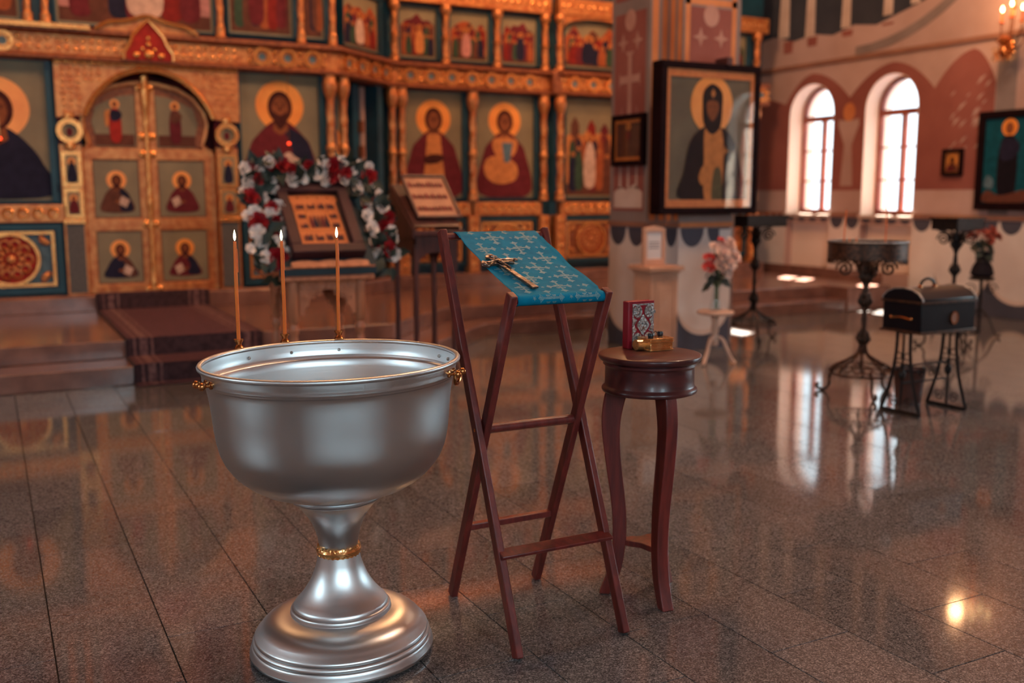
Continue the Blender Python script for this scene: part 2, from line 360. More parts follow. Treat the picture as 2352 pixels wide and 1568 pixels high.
# right wall with two arched windows
F = FX(XW); TH = 0.5
WIN = [(-11.81, -10.90), (-10.32, -9.41), (-4.22, -3.31), (-2.72, -1.81)]
ZS, ZB, ZT = 2.67, 1.21, 3.125
mb = MB()
segs = [(-12.6, WIN[0][0]), (WIN[0][1], WIN[1][0]), (WIN[1][1], WIN[2][0]), (WIN[2][1], WIN[3][0]), (WIN[3][1], 4.2)]
for a, b in segs: mb.fbox(F, a, b, 0, 5, -TH, 0)
for a, b in WIN:
    mb.fbox(F, a, b, 0, 0.42, -TH, 0); mb.fbox(F, a, b, 0.42, 1.08, -TH, -0.14, 1); mb.fbox(F, a, b, 1.08, ZB, -TH, 0)
    c = (a + b) / 2; r = (b - a) / 2
    arc = [(c + r * math.cos(PI * i / 16), ZS + (ZT - ZS) * math.sin(PI * i / 16)) for i in range(17)]
    mb.prism(F, [(b, 5)] + [(b, ZS)] + arc[1:-1] + [(a, ZS), (a, 5)], -TH, 0)
U0, U1, V0, V1 = -11.35, -10.45, 6.7, 8.1
mb.fbox(F, -12.6, U0, 5, 9, -TH, 0); mb.fbox(F, U1, 4.2, 5, 9, -TH, 0); mb.fbox(F, U0, U1, 5, V0, -TH, 0); mb.fbox(F, U0, U1, V1, 9, -TH, 0)
wr = struct(mb.build('wall_right', [WALLP, NICHE]))
for wi, (a, b) in enumerate(WIN):
    c = (a + b) / 2; r = (b - a) / 2; h = struct(hub('window_%d' % (wi + 1), tuple(F.p(c, ZB, -.4))))
    # whitewashed reveal lining
    mb = MB(); e = 0.012
    n = 16; out = [(a, ZB), (a, ZS)] + [(c - r * math.cos(PI * i / n), ZS + (ZT - ZS) * math.sin(PI * i / n)) for i in range(1, n)] + [(b, ZS), (b, ZB)]
    inn = [(a + e, ZB), (a + e, ZS)] + [(c - (r - e) * math.cos(PI * i / n), ZS + (ZT - ZS - e) * math.sin(PI * i / n)) for i in range(1, n)] + [(b - e, ZS), (b - e, ZB)]
    k = len(out); P = [F.p(u, v, d) for d in (-TH, 0.002) for L_ in (out, inn) for u, v in L_]
    FS = []
    for i in range(k - 1):
        FS += [(k + i, k + i + 1, 3 * k + i + 1, 3 * k + i), (2 * k + i, 2 * k + i + 1, 3 * k + i + 1, 3 * k + i)]
    mb.add(P, FS).build('reveal_lining', NICHE, h)
    MB().fbox(F, a - .03, b + .03, ZB - .045, ZB, -TH + .02, 0.035).build('sill', WALLW, h, bevel=0.006)
    d0, d1 = -0.32, -0.25; fw = 0.07
    o2 = [(a, ZB), (a, ZS)] + [(c - r * math.cos(PI * i / n), ZS + (ZT - ZS) * math.sin(PI * i / n)) for i in range(1, n)] + [(b, ZS), (b, ZB)]
    i2 = [(a + fw, ZB + fw), (a + fw, ZS)] + [(c - (r - fw) * math.cos(PI * i / n), ZS + (ZT - ZS - fw) * math.sin(PI * i / n)) for i in range(1, n)] + [(b - fw, ZS), (b - fw, ZB + fw)]
    P = [F.p(u, v, d) for d in (d0, d1) for L_ in (o2, i2) for u, v in L_]; FS = []
    for i in range(k):
        j = (i + 1) % k
        FS += [(i, j, k + j, k + i), (2 * k + i, 2 * k + j, 3 * k + j, 3 * k + i), (k + i, k + j, 3 * k + j, 3 * k + i), (i, j, 2 * k + j, 2 * k + i)]
    MB().add(P, FS).build('window_frame', WOODW, h)
    MB().fbox(F, a + fw, b - fw, 2.585, 2.665, d0, d1 + .01).build('transom', WOODW, h)
    MB().fbox(F, c - .03, c + .03, ZB + fw, 2.585, d0, d1).build('mullion', WOODW, h)
    for s, (ua, ub) in enumerate(((a + fw, c - .03), (c + .03, b - fw))):
        for z in (1.70, 2.15): MB().fbox(F, ua, ub, z - .012, z + .012, d0 + .02, d1 - .02).build('muntin', WOODW, h)
        for z0, z1 in ((ZB + fw, 1.688), (1.712, 2.138), (2.162, 2.585)): MB().fbox(F, ua, ub, z0, z1, -.288, -.284).build('pane', GLASS, h)
    lun = [(a + fw, 2.665)] + [(c - (r - fw) * math.cos(PI * i / n), ZS + (ZT - ZS - fw) * math.sin(PI * i / n)) for i in range(0, n + 1)] + [(b - fw, 2.665)]
    MB().prism(F, lun, -.288, -.284).build('pane', GLASS, h)

# painted decoration of the right wall: thin paint layers on the plaster
def q(x, y): P = pX(x, y, XW); return (-P.y, P.z)
def paintlayer(name, fr, polys, mat, parent, d=0.003): 
    mb = MB()
    for p in polys: mb.prism(fr, p, 0.0002, d)
    return mb.build(name, mat, parent)
def hole_arch(a, b, ext=0.0):   # outline of a window opening from bottom right round to bottom left
    c = (a + b) / 2; r = (b - a) / 2 + ext
    return [(b + ext, 1.56), (b + ext, ZS)] + [(c + r * math.cos(PI * i / 16), ZS + (ZT - ZS + ext) * math.sin(PI * i / 16)) for i in range(1, 16)] + [(a - ext, ZS), (a - ext, 1.56)]
polys = []
zb = 1.56
# ogee arch round each window, the left half-arch by the icon screen, and the blind arch on the right
mids = [-12.35, -10.61, -9.17]; pk = 3.27; vly = 2.86
def ogee(ul, uc, ur, pkz, vz):
    L_ = []; R_ = []
    for i in range(9):
        t = i / 8; z = vz + (pkz - vz) * ((1 - (1 - t) ** 2.1) * 0.82 + 0.18 * t); L_.append((ul + (uc - ul) * t, z)); R_.append((ur + (uc - ur) * t, z))
    return L_, R_
for (a, b), ul, ur in ((WIN[0], mids[0] + .45, mids[1]), (WIN[1], mids[1], mids[2])):
    c = (a + b) / 2; L_, R_ = ogee(ul, c, ur, pk, vly); ha = hole_arch(a, b)
    polys.append([(ul, zb)] + L_ + [(c, ZT)] + [p for p in ha if p[0] < c - 1e-6])
    polys.append([(ur, zb)] + [p for p in ha if p[0] > c + 1e-6] + [(c, ZT), (c, pk)] + R_[::-1][1:])
L_, R_ = ogee(mids[2], -8.62, -8.28, pk + .02, vly); polys.append([(mids[2], zb)] + L_ + R_[::-1][1:] + [(-8.28, zb)])
polys.append([(-12.5, zb)] + [(-12.5, 3.1), (-12.3, 2.98), (mids[0] + .45, vly), (mids[0] + .45, zb)])
paintlayer('mural_arches', F, polys, WALLR, wr)
# pale patches and the standing figure between the windows
fig = lambda cx, z0, s: [(cx - .10 * s, z0), (cx - .06 * s, z0 + .5 * s), (cx - .17 * s, z0 + .75 * s), (cx - .16 * s, z0 + .82 * s), (cx - .05 * s, z0 + .80 * s), (cx - .05 * s, z0 + .92 * s), (cx + .05 * s, z0 + .92 * s), (cx + .05 * s, z0 + .80 * s), (cx + .16 * s, z0 + .82 * s), (cx + .17 * s, z0 + .75 * s), (cx + .06 * s, z0 + .5 * s), (cx + .10 * s, z0)]
paintlayer('mural_figure', F, [fig(-10.61, 1.62, 1.15)], WALLP, wr, .005)
paintlayer('mural_halo', F, [oval(-10.61, 2.66, .11, .13)], WALLO, wr, .006)
lv = []
for i in range(26):
    u = -8.95 + rnd.random() * .62; z = 2.0 + rnd.random() * .85; l = .05 + rnd.random() * .10
    lv.append([(u, z), (u + l * .5, z + l * .35), (u + l, z + l * .9), (u + l * .35, z + l * .6)])
paintlayer('mural_branches', F, lv, WALLP, wr, .0045)
# string course, pilaster band, dado and upper scene
MB().fbox(F, -12.5, 4, 3.37, 3.43, 0, 0.03).build('string_course', SILL, wr)
paintlayer('mural_band', F, [rect(-8.27, -8.0, 1.25, 3.37)], WALLG, wr)
paintlayer('mural_arch_red', F, [[(-8.0, zb), (-8.0, 2.2), (-7.6, 2.62), (-7.2, 2.62), (-6.8, 2.2), (-6.8, zb)]], WALLR, wr)
def zz(px, py): return q(px, py)
up = [(-12.5, 5)] + [(-12.5, 3.86), (-12.2, 3.90), (-11.8, 3.78), (-11.4, 3.84), (-11.0, 3.77), (-10.6, 3.86), (-10.2, 3.80), (-9.8, 3.90), (-9.4, 4.0), (-8.9, 4.3), (-8.4, 5)]
paintlayer('mural_sky', F, [up], WALLN, wr)
robes = []
for u, wd, zl in ((-12.0, .20, 3.86), (-11.45, .17, 3.80), (-10.75, .15, 3.84), (-10.0, .14, 3.90), (-9.55, .13, 3.98)):
    robes.append([(u - wd * .62, zl), (u - wd * .5, zl + .5), (u - wd * .28, 5), (u + wd * .28, 5), (u + wd * .5, zl + .5), (u + wd * .55, zl)])
paintlayer('mural_robes', F, robes, WALLW, wr, .005)
paintlayer('mural_robes', F, [[(u - .09, 3.62 + k * .05), (u - .10, 3.80), (u + .10, 3.80), (u + .09, 3.62 + k * .05)] for k, u in enumerate((-11.9, -11.4, -10.72, -10.0))], WALLR, wr, .0055)
arc = [(-10.55 + 2.4 * math.sin(a), 5.55 - 2.0 * math.cos(a)) for a in [i * .12 for i in range(13)]]
arc2 = [(-10.55 + 2.55 * math.sin(a), 5.55 - 2.12 * math.cos(a)) for a in [i * .12 for i in range(13)]]
paintlayer('mural_vault_band', F, [arc + arc2[::-1]], WALLG, wr, .007)
# dado: white hanging cloth with navy scallops under the sill trim
def dado(fr, u0, u1, parent, zt, zbm, pitch, skip=(), dz=0.16):
    MB().prism(fr, rect(u0, u1, zbm, zt), 0.0002, .003).build('dado_cloth', WALLD, parent)
    k = max(1, round((u1 - u0) / pitch)); p = (u1 - u0) / k; mb = MB()
    for i in range(k):
        c = u0 + p * (i + .5)
        mb.prism(fr, [(c - p * .44, zt)] + [(c - p * .44 * math.cos(PI * t / 10), zt - dz * math.sin(PI * t / 10)) for t in range(1, 10)] + [(c + p * .44, zt)], .003, .005)
    mb.build('dado_scallops', NAVYD, parent)
def dado_low(fr, u0, u1, parent, z0, z1, zh):   # navy below a big swag
    c = (u0 + u1) / 2
    MB().prism(fr, [(u0, z0), (u0, z1)] + [(c - (u1 - u0) / 2 * math.cos(PI * t / 14), z1 - (z1 - zh) * math.sin(PI * t / 14)) for t in range(1, 14)] + [(u1, z1), (u1, z0)], .003, .005).build('dado_base', NAVYD, parent)
    MB().prism(fr, [(c - (u1 - u0) / 2 * math.cos(PI * t / 14), z1 + .05 - (z1 - zh) * math.sin(PI * t / 14)) for t in range(15)] + [(c - (u1 - u0) / 2 * math.cos(PI * t / 14), z1 - (z1 - zh) * math.sin(PI * t / 14)) for t in range(14, -1, -1)], .003, .006).build('dado_hem', WALLW, parent)
ps = [(-9.41, -9.0), (-9.0, -8.2), (-8.2, -7.4), (-7.4, -6.6), (-6.6, -5.8)]
dado(F, -9.41, -5.8, wr, 1.17, .42, .34)
dado(F, -10.9, -10.32, wr, 1.17, .42, .34); dado(F, -12.5, -11.81, wr, 1.17, .42, .34)
MB().prism(F, rect(-9.41, -5.8, 0.1, .42), .0002, .003).build('dado_cloth', WALLD, wr)
for a, b in ps[1:]: dado_low(F, a, b, wr, 0.0, .5, .16)
mbs = MB()
for a, b in WIN[:2]:
    for i in range(4):
        c = a + (b - a) * (i + .5) / 4; mbs.prism(F, [(c - .09, 1.17)] + [(c - .09 * math.cos(PI * t / 8), 1.17 - .075 * math.sin(PI * t / 8)) for t in range(1, 8)] + [(c + .09, 1.17)], .0002, .004)
mbs.build('dado_scallops', NAVYD, wr)
struct(MB().fbox(F, -12.5, -11.84, 1.19, 1.235, 0, .03).fbox(F, -10.87, -10.35, 1.19, 1.235, 0, .03).fbox(F, -9.38, 4, 1.19, 1.235, 0, .03).build('trim_1', SILL))
struct(MB().fbox(F, -12.5, -9.86, .3, .42, 0, .02).build('baseboard_right', MARB))

# ------------------------------------------------------------------ cross-shaped painted pier
pcx, pcy, pl, pw = 6.14, 8.22, 0.537, 0.32
mb = MB(); mb.box(pcx - pl, pcx + pl, pcy - pw, pcy + pw, 0, 9); mb.box(pcx - pw, pcx + pw, pcy - pl, pcy + pl, 0, 9.0)
pier = struct(mb.build('pillar', WALLG))
FL = FX(pcx - pl, pcy); FF = FY(pcy - pl, pcx)
cross = lambda cu, cz, s: [(cu - .04 * s, cz - .85 * s), (cu - .04 * s, cz - .05 * s), (cu - .22 * s, cz - .05 * s), (cu - .24 * s, cz - .1 * s), (cu - .24 * s, cz + .1 * s), (cu - .22 * s, cz + .05 * s), (cu - .04 * s, cz + .05 * s), (cu - .04 * s, cz + .3 * s), (cu - .1 * s, cz + .36 * s), (cu + .1 * s, cz + .36 * s), (cu + .04 * s, cz + .3 * s), (cu + .04 * s, cz + .05 * s), (cu + .22 * s, cz + .05 * s), (cu + .24 * s, cz + .1 * s), (cu + .24 * s, cz - .1 * s), (cu + .22 * s, cz - .05 * s), (cu + .04 * s, cz - .05 * s), (cu + .04 * s, cz - .85 * s)]
star = lambda cu, cz, s: [(cu + (s if i % 2 == 0 else s * .35) * math.sin(PI * i / 4), cz + (s if i % 2 == 0 else s * .35) * math.cos(PI * i / 4)) for i in range(8)]
WALLK = M('mural_pale_rose', (186, 142, 128), .8, 0, (168, 122, 108), 4, world=True)
for fr, hw, zlo, zhi in ((FL, .26, 1.34, 3.22), (FF, .24, 1.34, 3.22)):
    paintlayer('mural_panel', fr, [rect(-hw, hw, zlo, zhi)], WALLR, pier)
    paintlayer('mural_ornament', fr, [star(-.12, 2.95, .09), star(.12, 2.95, .09), oval(0, 3.15, .09, .10)] + [[(u - .02, 2.05), (u, 2.35), (u + .02, 2.05)] for u in (-.13, 0, .13)], WALLK, pier, .005)
    paintlayer('mural_panel', fr, [rect(-hw, hw, 3.34, 5.2)], WALLR, pier)
    paintlayer('mural_hem', fr, [[(-hw + .02, 1.37), (-hw + .02, 1.52), (-hw * .5, 1.58), (-hw * .1, 1.54), (hw * .4, 1.6), (hw - .02, 1.52), (hw - .02, 1.37)]] + [[(u - .02, 1.55), (u, 1.85), (u + .02, 1.55)] for u in (-.14, 0, .14)], WALLW, pier, .005)
paintlayer('mural_cross', FL, [cross(0, 2.60, .72)], WALLK, pier, .006)
paintlayer('gold_strip', FF, [rect(-.30, -.245, 1.34, 5), rect(.245, .30, 1.34, 5), rect(-.30, .30, 3.24, 3.30)], WALLO, pier)
# inner corner of the pier: gold painted stripes on both notch faces
NF1 = FX(pcx - pw, pcy - (pl + pw) / 2); NF2 = FY(pcy - pw, pcx - (pl + pw) / 2)
paintlayer('gold_strip', NF1, [rect(-.085, -.015, 1.25, 5), rect(.03, .09, 1.25, 5)], WALLO, pier)
paintlayer('gold_strip', NF2, [rect(-.085, -.015, 1.25, 5), rect(.03, .09, 1.25, 5)], WALLO, pier)
for fr, hw in ((FL, pw), (FF, pw), (NF1, .108), (NF2, .108)):
    MB().fbox(fr, -hw, hw, 1.19, 1.235, 0, .02).build('trim_band', SILL if fr is not FF else WALLO, pier)
    dado(fr, -hw, hw, pier, 1.18, 0.0, .38 if hw > .2 else .2, dz=.18)
    if hw > .2: dado_low(fr, -hw, hw, pier, 0.0, .42, .14)
# ------------------------------------------------------------------ icon screen
YC, YR, YT = 11.2, 12.05, 11.95
PATH = [(-1.2, YC), (3.62, YC), (4.60, YR), (6.88, YR), (6.98, YT), (10.62, YT)]
def sweep(path, prof, m=0, mb=None):   # profile of (distance towards the nave, height) swept along the plan of the screen
    mb = mb or MB(); n = len(path); offs = []
    for i in range(n):
        ns = []
        for a, b in ((i - 1, i), (i, i + 1)):
            if a >= 0 and b < n:
                t = Vector((path[b][0] - path[a][0], path[b][1] - path[a][1])).normalized(); ns.append(Vector((t.y, -t.x)))
        nn = sum(ns, Vector((0, 0))); nn.normalize(); offs.append(nn / max(.5, nn.dot(ns[0])))
    P = [(path[i][0] + offs[i].x * d, path[i][1] + offs[i].y * d, z) for i in range(n) for d, z in prof]
    k = len(prof); Fc = [(i * k + j, (i + 1) * k + j, (i + 1) * k + (j + 1) % k, i * k + (j + 1) % k) for i in range(n - 1) for j in range(k)]
    return mb.add(P, Fc + [tuple(range(k)), tuple((n - 1) * k + j for j in range(k))[::-1]], m)
scr = thing('iconostasis', 'tall carved gold icon screen with teal panels across the far side', 'icon screen', (1.6, 11.4, .3))
sweep(PATH, [(-.2, .30), (.10, .30), (.10, .45), (.07, .47), (-.2, .47)]).build('plinth', MARB, scr, bevel=.006)
sweep(PATH, [(-.15, 2.83), (-.11, 2.83), (-.11, 4.7), (-.15, 4.7)]).build('backing', TEAL, scr)
for pp in ([(-1.2, YC), (.93, YC)], [(2.28, YC), (3.66, YC)], [(4.58, YR), (6.88, YR), (6.98, YT), (10.62, YT)]): sweep(pp, [(-.15, .47), (-.11, .47), (-.11, 2.83), (-.15, 2.83)]).build('backing', TEAL, scr)
sweep(PATH, [(-.1, 2.82), (.08, 2.82), (.11, 2.84), (.11, 2.86), (.07, 2.89), (-.1, 2.89)]).build('cornice_moulding', GOLDD, scr)
sweep(PATH, [(-.1, 2.89), (.05, 2.89), (.05, 3.07), (-.1, 3.07)]).build('frieze', GOLD, scr)
sweep(PATH, [(-.1, 3.07), (.08, 3.07), (.12, 3.10), (.12, 3.13), (.09, 3.15), (-.1, 3.16)]).build('cornice_moulding', GOLDD, scr)
MB().box(.80, 2.42, 11.52, 11.56, .45, 2.83).build('door_curtain', CURT, scr)
FC, FRt, FT3 = FY(YC), FY(YR), FY(YT)
dv = Vector((4.60 - 3.62, YR - YC, 0)); FD = Fr((3.62, YC, 0), dv, (dv.y, -dv.x, 0))
# carved relief: rows of leaf scrolls and buds standing proud of a gold ground
def relief(fr, u0, u1, v0, v1, d, pitch, seed, parent, mat=None, name='carved_relief'):
    r = random.Random(seed); mb = MB(); nu = max(1, int((u1 - u0) / pitch)); nv = max(1, int((v1 - v0) / pitch)); pu = (u1 - u0) / nu; pv = (v1 - v0) / nv
    basis = Matrix((fr.r, fr.n, fr.u)).transposed()
    for i in range(nu):
        for j in range(nv):
            u = u0 + pu * (i + .5); v = v0 + pv * (j + .5); s = min(pu, pv)
            ft = fr.p(u, v, d)
            if (i + j) % 2: mb.torus(ft, s * .32, s * .10, 8, 4, 0, fr.r, fr.u, .85 + .3 * r.random())
            else: mb.ball(ft, s * .26, 6, 0, (1.0 + .3 * r.random(), .5, 1.2), basis)
            mb.ball(fr.p(u + pu * .42, v + pv * .3 * (1 if i % 2 else -1), d), s * .13, 5, 0, (1, .6, 1), basis)
    return mb.build(name, mat or GOLDB, parent, kind='stuff')
def medallion_mb(fr, u, v, s):
    mb = MB(); mb.ring(fr, u, v, s, s * .68, .05, .085, 0, 20); mb.ring(fr, u, v, s * .55, s * .42, .05, .07, 0, 16); mb.prism(fr, oval(u, v, s * .42, s * .42, 14), .05, .06, 1)
    bs = Matrix((fr.r, fr.n, fr.u)).transposed()
    for k in range(8): a = PI * k / 4; mb.ball(fr.p(u + s * .62 * math.cos(a), v + s * .62 * math.sin(a), .075), s * .14, 6, 0, (1, .6, 1), bs)
    for sg in (-1, 1):
        for z in (-.5, .5): mb.ball(fr.p(u + sg * s * 1.35, v + z * s, .06), s * .26, 6, 0, (.8, .5, 1.2), bs)
    return mb
MEDM = [GOLDB, P_BLUE]
for fr, lst in ((FC, [-.9 + .29 * k for k in range(2)] + [-.32, -.03, .26] + [2.78, 3.06, 3.34]), (FRt, [4.85 + .285 * k for k in range(7)]), (FT3, [7.2 + .30 * k for k in range(12)]), (FD, [.2, .5, .8, 1.08])):
    f0 = None
    for u in lst:
        if f0 is None: f0 = medallion_mb(fr, u, 2.98, .100).build('medallion', MEDM, scr); u_0 = u
        else:
            o = f0.copy(); C.objects.link(o); dvec = fr.r * (u - u_0); o.location = dvec
relief(FC, .72, 2.52, 2.90, 3.06, .05, .075, 3, scr); relief(FC, -1.1, .70, 2.90, 3.06, .05, .08, 4, scr, GOLD); relief(FC, 2.54, 3.6, 2.90, 3.06, .05, .05, 5, scr, GOLD); relief(FRt, 4.62, 6.86, 2.90, 3.06, .05, .05, 6, scr, GOLD); relief(FT3, 7.0, 10.5, 2.90, 3.06, .05, .055, 7, scr, GOLDB); relief(FD, .05, 1.2, 2.90, 3.06, .05, .055, 8, scr, GOLD)
sweep([(-1.2, YC), (1.05, YC)], [(.07, 3.12), (.16, 3.12), (.16, 3.165), (.07, 3.165)]).build('moulding', GOLDB, scr)
# raised ogee over the royal doors with its red gable
og = spl([(1.1, 3.14), (1.22, 3.21), (1.42, 3.245), (1.60, 3.30), (1.78, 3.245), (1.98, 3.21), (2.1, 3.14)], 5, False)
MB().prism(FC, og, -.05, .10).build('ogee_gable', GOLD, scr)
MB().tube([FC.p(u, v, .12) for u, v in og], .022, 6).build('ogee_moulding', GOLDB, scr)
kok = [(1.36, 2.86), (1.36, 2.93), (1.42, 3.02), (1.45, 3.10), (1.52, 3.18), (1.60, 3.26), (1.68, 3.18), (1.75, 3.10), (1.78, 3.02), (1.84, 2.93), (1.84, 2.86)]
MB().prism(FC, kok, .05, .13).build('red_gable', P_RED, scr)
MB().tube([FC.p(u, v, .135) for u, v in kok], .02, 6).build('gable_moulding', GOLDB, scr)
mb = MB(); bsC = Matrix((FC.r, FC.n, FC.u)).transposed()
for u, v, r in ((1.60, 2.92, .05), (1.48, 2.91, .035), (1.72, 2.91, .035), (1.60, 3.02, .025), (1.60, 3.08, .02), (1.54, 2.97, .02), (1.66, 2.97, .02)): mb.ball(FC.p(u, v, .14), r, 8, 0, (1, .5, 1), bsC)
mb.build('gable_ornament', GOLDB, scr)
# spandrel board with the door arch
acx, arx, az0, az1 = 1.60, .69, 2.0, 2.775
arcp = [(acx + arx * math.cos(PI * i / 24), az0 + (az1 - az0) * math.sin(PI * i / 24)) for i in range(25)]
MB().prism(FC, [(.70, 2.27), (.70, 2.825), (2.52, 2.825), (2.52, 2.27)] + [p for p in arcp if p[1] > 2.265], -.05, .04).build('spandrel', GOLD, scr)
MB().tube([FC.p(u, v, .05) for u, v in arcp if v > 2.25], .028, 6).build('arch_moulding', GOLDB, scr)
for i, (ua, ub) in enumerate(((.74, .95), (2.26, 2.48))): relief(FC, ua, ub, 2.30, 2.78, .04, .055, 11 + i, scr, GOLD)
relief(FC, .95, 1.15, 2.62, 2.79, .04, .055, 15, scr, GOLD); relief(FC, 2.05, 2.26, 2.62, 2.79, .04, .055, 16, scr, GOLD)
MB().tube([FC.p(u, 2.815, .06) for u in [.7 + .04 * k for k in range(46)]], [.016 + .008 * (k % 2) for k in range(46)], 6).build('bead_moulding', GOLDB, scr)
# twisted columns
def column_mesh(h, r):
    mb = MB(); n = 56; seg = 12; P = []; Fc = []
    for i in range(n + 1):
        t = i / n; z = h * t
        if t < .06: q_ = r * (1.55 - 4 * t)
        elif t < .10: q_ = r * 1.45 if t < .08 else r * 1.0
        elif t < .40: q_ = r
        elif t < .46: q_ = r * (1.0 + .36 * math.sin((t - .40) / .06 * PI))
        elif t < .82: q_ = r * .95
        elif t < .96: q_ = r * (.95 + .85 * math.sin((t - .82) / .14 * PI * .62))
        else: q_ = r * 1.55
        tw = .10 if (.10 < t < .40 or .46 < t < .82) else 0.0
        for k in range(seg):
            a = 2 * PI * k / seg; rr = q_ * (1 + tw * math.sin(3 * a + z / r * 1.1)); P.append((rr * math.cos(a), rr * math.sin(a), z))
    for i in range(n):
        for k in range(seg): Fc.append((i * seg + k, i * seg + (k + 1) % seg, (i + 1) * seg + (k + 1) % seg, (i + 1) * seg + k))
    return mb.add(P, Fc + [tuple(range(seg))[::-1], tuple(n * seg + k for k in range(seg))])
COLS = {}
def column(x, y, z0, z1, r):
    key = (round(z1 - z0, 2), r)
    if key not in COLS: o = column_mesh(z1 - z0, r).build('column', GOLD, scr, local=True); COLS[key] = o
    else: o = COLS[key].copy(); C.objects.link(o)
    o.location = Vector((x, y, z0)) - Vector((1.6, 11.4, .3)); return o
zk = 1.42
LOWC = [(-.36, YC - .02), (3.54, YC - .03), (3.72, YC + .06), (4.60, YR - .05), (4.74, YR - .03), (5.73, YR - .03), (6.80, YR - .03), (7.00, YT - .03), (8.10, YT - .03), (9.25, YT - .03), (10.42, YT - .03)]
for x, y in LOWC: column(x, y, zk, 2.82, .046)
for x, y in ((-.36, YC), (.50, YC), (.66, YC), (2.36, YC), (3.24, YC), (3.60, YC)): column(x, y, 3.16, 4.5, .036)
for x, y in ((4.66, YR - .02), (5.36, YR - .02), (6.10, YR - .02), (6.82, YR - .02), (6.99, YT - .02), (8.10, YT - .02), (9.25, YT - .02), (10.42, YT - .02)): column(x, y, 3.16, 3.88, .042)
# pedestals of the columns, rails and lower carved panels
mb = MB()
for x, y in LOWC:
    if 3.6 < x < 4.5: continue
    o = MB().box(x - .075, x + .075, y - .05, y + .12, .47, 1.22).build('pedestal', GOLD, scr, bevel=.006)
    relief(FY(y - .05), x - .06, x + .06, .52, 1.2, 0, .10, int(x * 100) % 97, scr)
RAILS = [(FC, -.28, .68), (FC, 2.52, 3.46), (FRt, 4.82, 5.65), (FRt, 5.81, 6.72), (FT3, 7.08, 8.02), (FT3, 8.18, 9.17), (FT3, 9.33, 10.34)]
for i, (fr, a, b) in enumerate(RAILS):
    MB().fbox(fr, a - .06, b + .06, 1.22, 1.40, -.1, .02).build('rail', GOLD, scr, bevel=.006)
    mb = MB(); n = 7
    for k in range(n): mb.torus(fr.p(a + (b - a) * (k + .5) / n, 1.31, .02), .045, .016, 10, 5, 0, fr.r, fr.u)
    mb.build('rail_carving', GOLDB, scr, kind='stuff')
    # lower panel: teal frame, silver-gold inner frame, red roundel
    z0, z1 = .50, 1.20
    if fr is not FC: z0 = .56
    for (u0, u1, v0, v1) in ((a, b, z0, z0 + .05), (a, b, z1 - .05, z1), (a, a + .05, z0 + .05, z1 - .05), (b - .05, b, z0 + .05, z1 - .05)): MB().fbox(fr, u0, u1, v0, v1, -.1, .0).build('panel_frame', TEAL, scr)
    MB().fbox(fr, a + .05, b - .05, z0 + .05, z1 - .05, -.1, -.05).build('panel_ground', GOLDD if fr is not FC else P_BLUE, scr)
    fw = .03
    for (u0, u1, v0, v1) in ((a + .07, b - .07, z0 + .07, z0 + .07 + fw), (a + .07, b - .07, z1 - .07 - fw, z1 - .07), (b - .07 - fw, b - .07, z0 + .1, z1 - .1), (a + .07, a + .07 + fw, z0 + .1, z1 - .1)): MB().fbox(fr, u0, u1, v0, v1, -.05, -.02).build('inner_frame', GOLDB, scr)
    cu, cv = (a + b) / 2, (z0 + z1) / 2; rr = min(b - a, z1 - z0) / 2 - .11
    MB().prism(fr, oval(cu, cv, rr, rr, 28), -.05, -.03).build('roundel', P_RED if fr is FC else P_HILL, scr)
    MB().ring(fr, cu, cv, rr + .03, rr, -.05, -.01, 0, 28).build('roundel_ring', GOLDB, scr)
    mb = MB(); bs = Matrix((fr.r, fr.n, fr.u)).transposed()
    for k in range(10):
        an = 2 * PI * k / 10
        mb.torus(fr.p(cu + rr * .66 * math.cos(an), cv + rr * .66 * math.sin(an), -.025), rr * .18, rr * .055, 8, 4, 0, fr.r, fr.u); mb.ball(fr.p(cu + rr * .38 * math.cos(an), cv + rr * .38 * math.sin(an), -.025), rr * .11, 6, 0, (1, .5, 1), bs)
    mb.ball(fr.p(cu, cv, -.02), rr * .2, 8, 0, (1, .5, 1), bs)
    for su in (-1, 1):
        for sv in (-1, 1):
            for k in range(5): an = PI / 2 * k / 4; mb.ball(fr.p(cu + su * ((b - a) / 2 - .14 - .05 * math.cos(an)), cv + sv * ((z1 - z0) / 2 - .14 - .05 * math.sin(an)), -.04), .03, 6, 0, (1, .5, 1), bs)
            mb.ball(fr.p(cu + su * ((b - a) / 2 - .17), cv + sv * ((z1 - z0) / 2 - .17), -.035), .035, 6, 0, (1, .5, 1), bs)
    mb.build('roundel_carving', GOLDB if i % 2 else GOLD, scr, kind='stuff')
# bands over the upper tier of the right wing
for fr, a, b in ((FRt, 4.58, 6.90), (FT3, 6.96, 10.6)):
    MB().fbox(fr, a, b, 3.88, 4.10, -.1, .06).build('upper_band', GOLD, scr, bevel=.008); relief(fr, a + .02, b - .02, 3.90, 4.08, .06, .10, int(a * 10), scr)
MB().prism(FT3, [(7.05, 3.72), (7.05, 3.88), (8.05, 3.88), (8.05, 3.72)] + [(7.55 + .5 * math.cos(PI * k / 12), 3.72 + .13 * math.sin(PI * k / 12)) for k in range(13)], -.08, .04).build('arch_band', GOLD, scr)
MB().box(6.86, 7.0, YT - .09, YR, 2.82, 3.16).build('corner_block', GOLDD, scr, bevel=.03)
MB().fbox(FC, -1.2, 3.62, 4.5, 4.7, -.1, .06).build('upper_band', GOLD, scr)
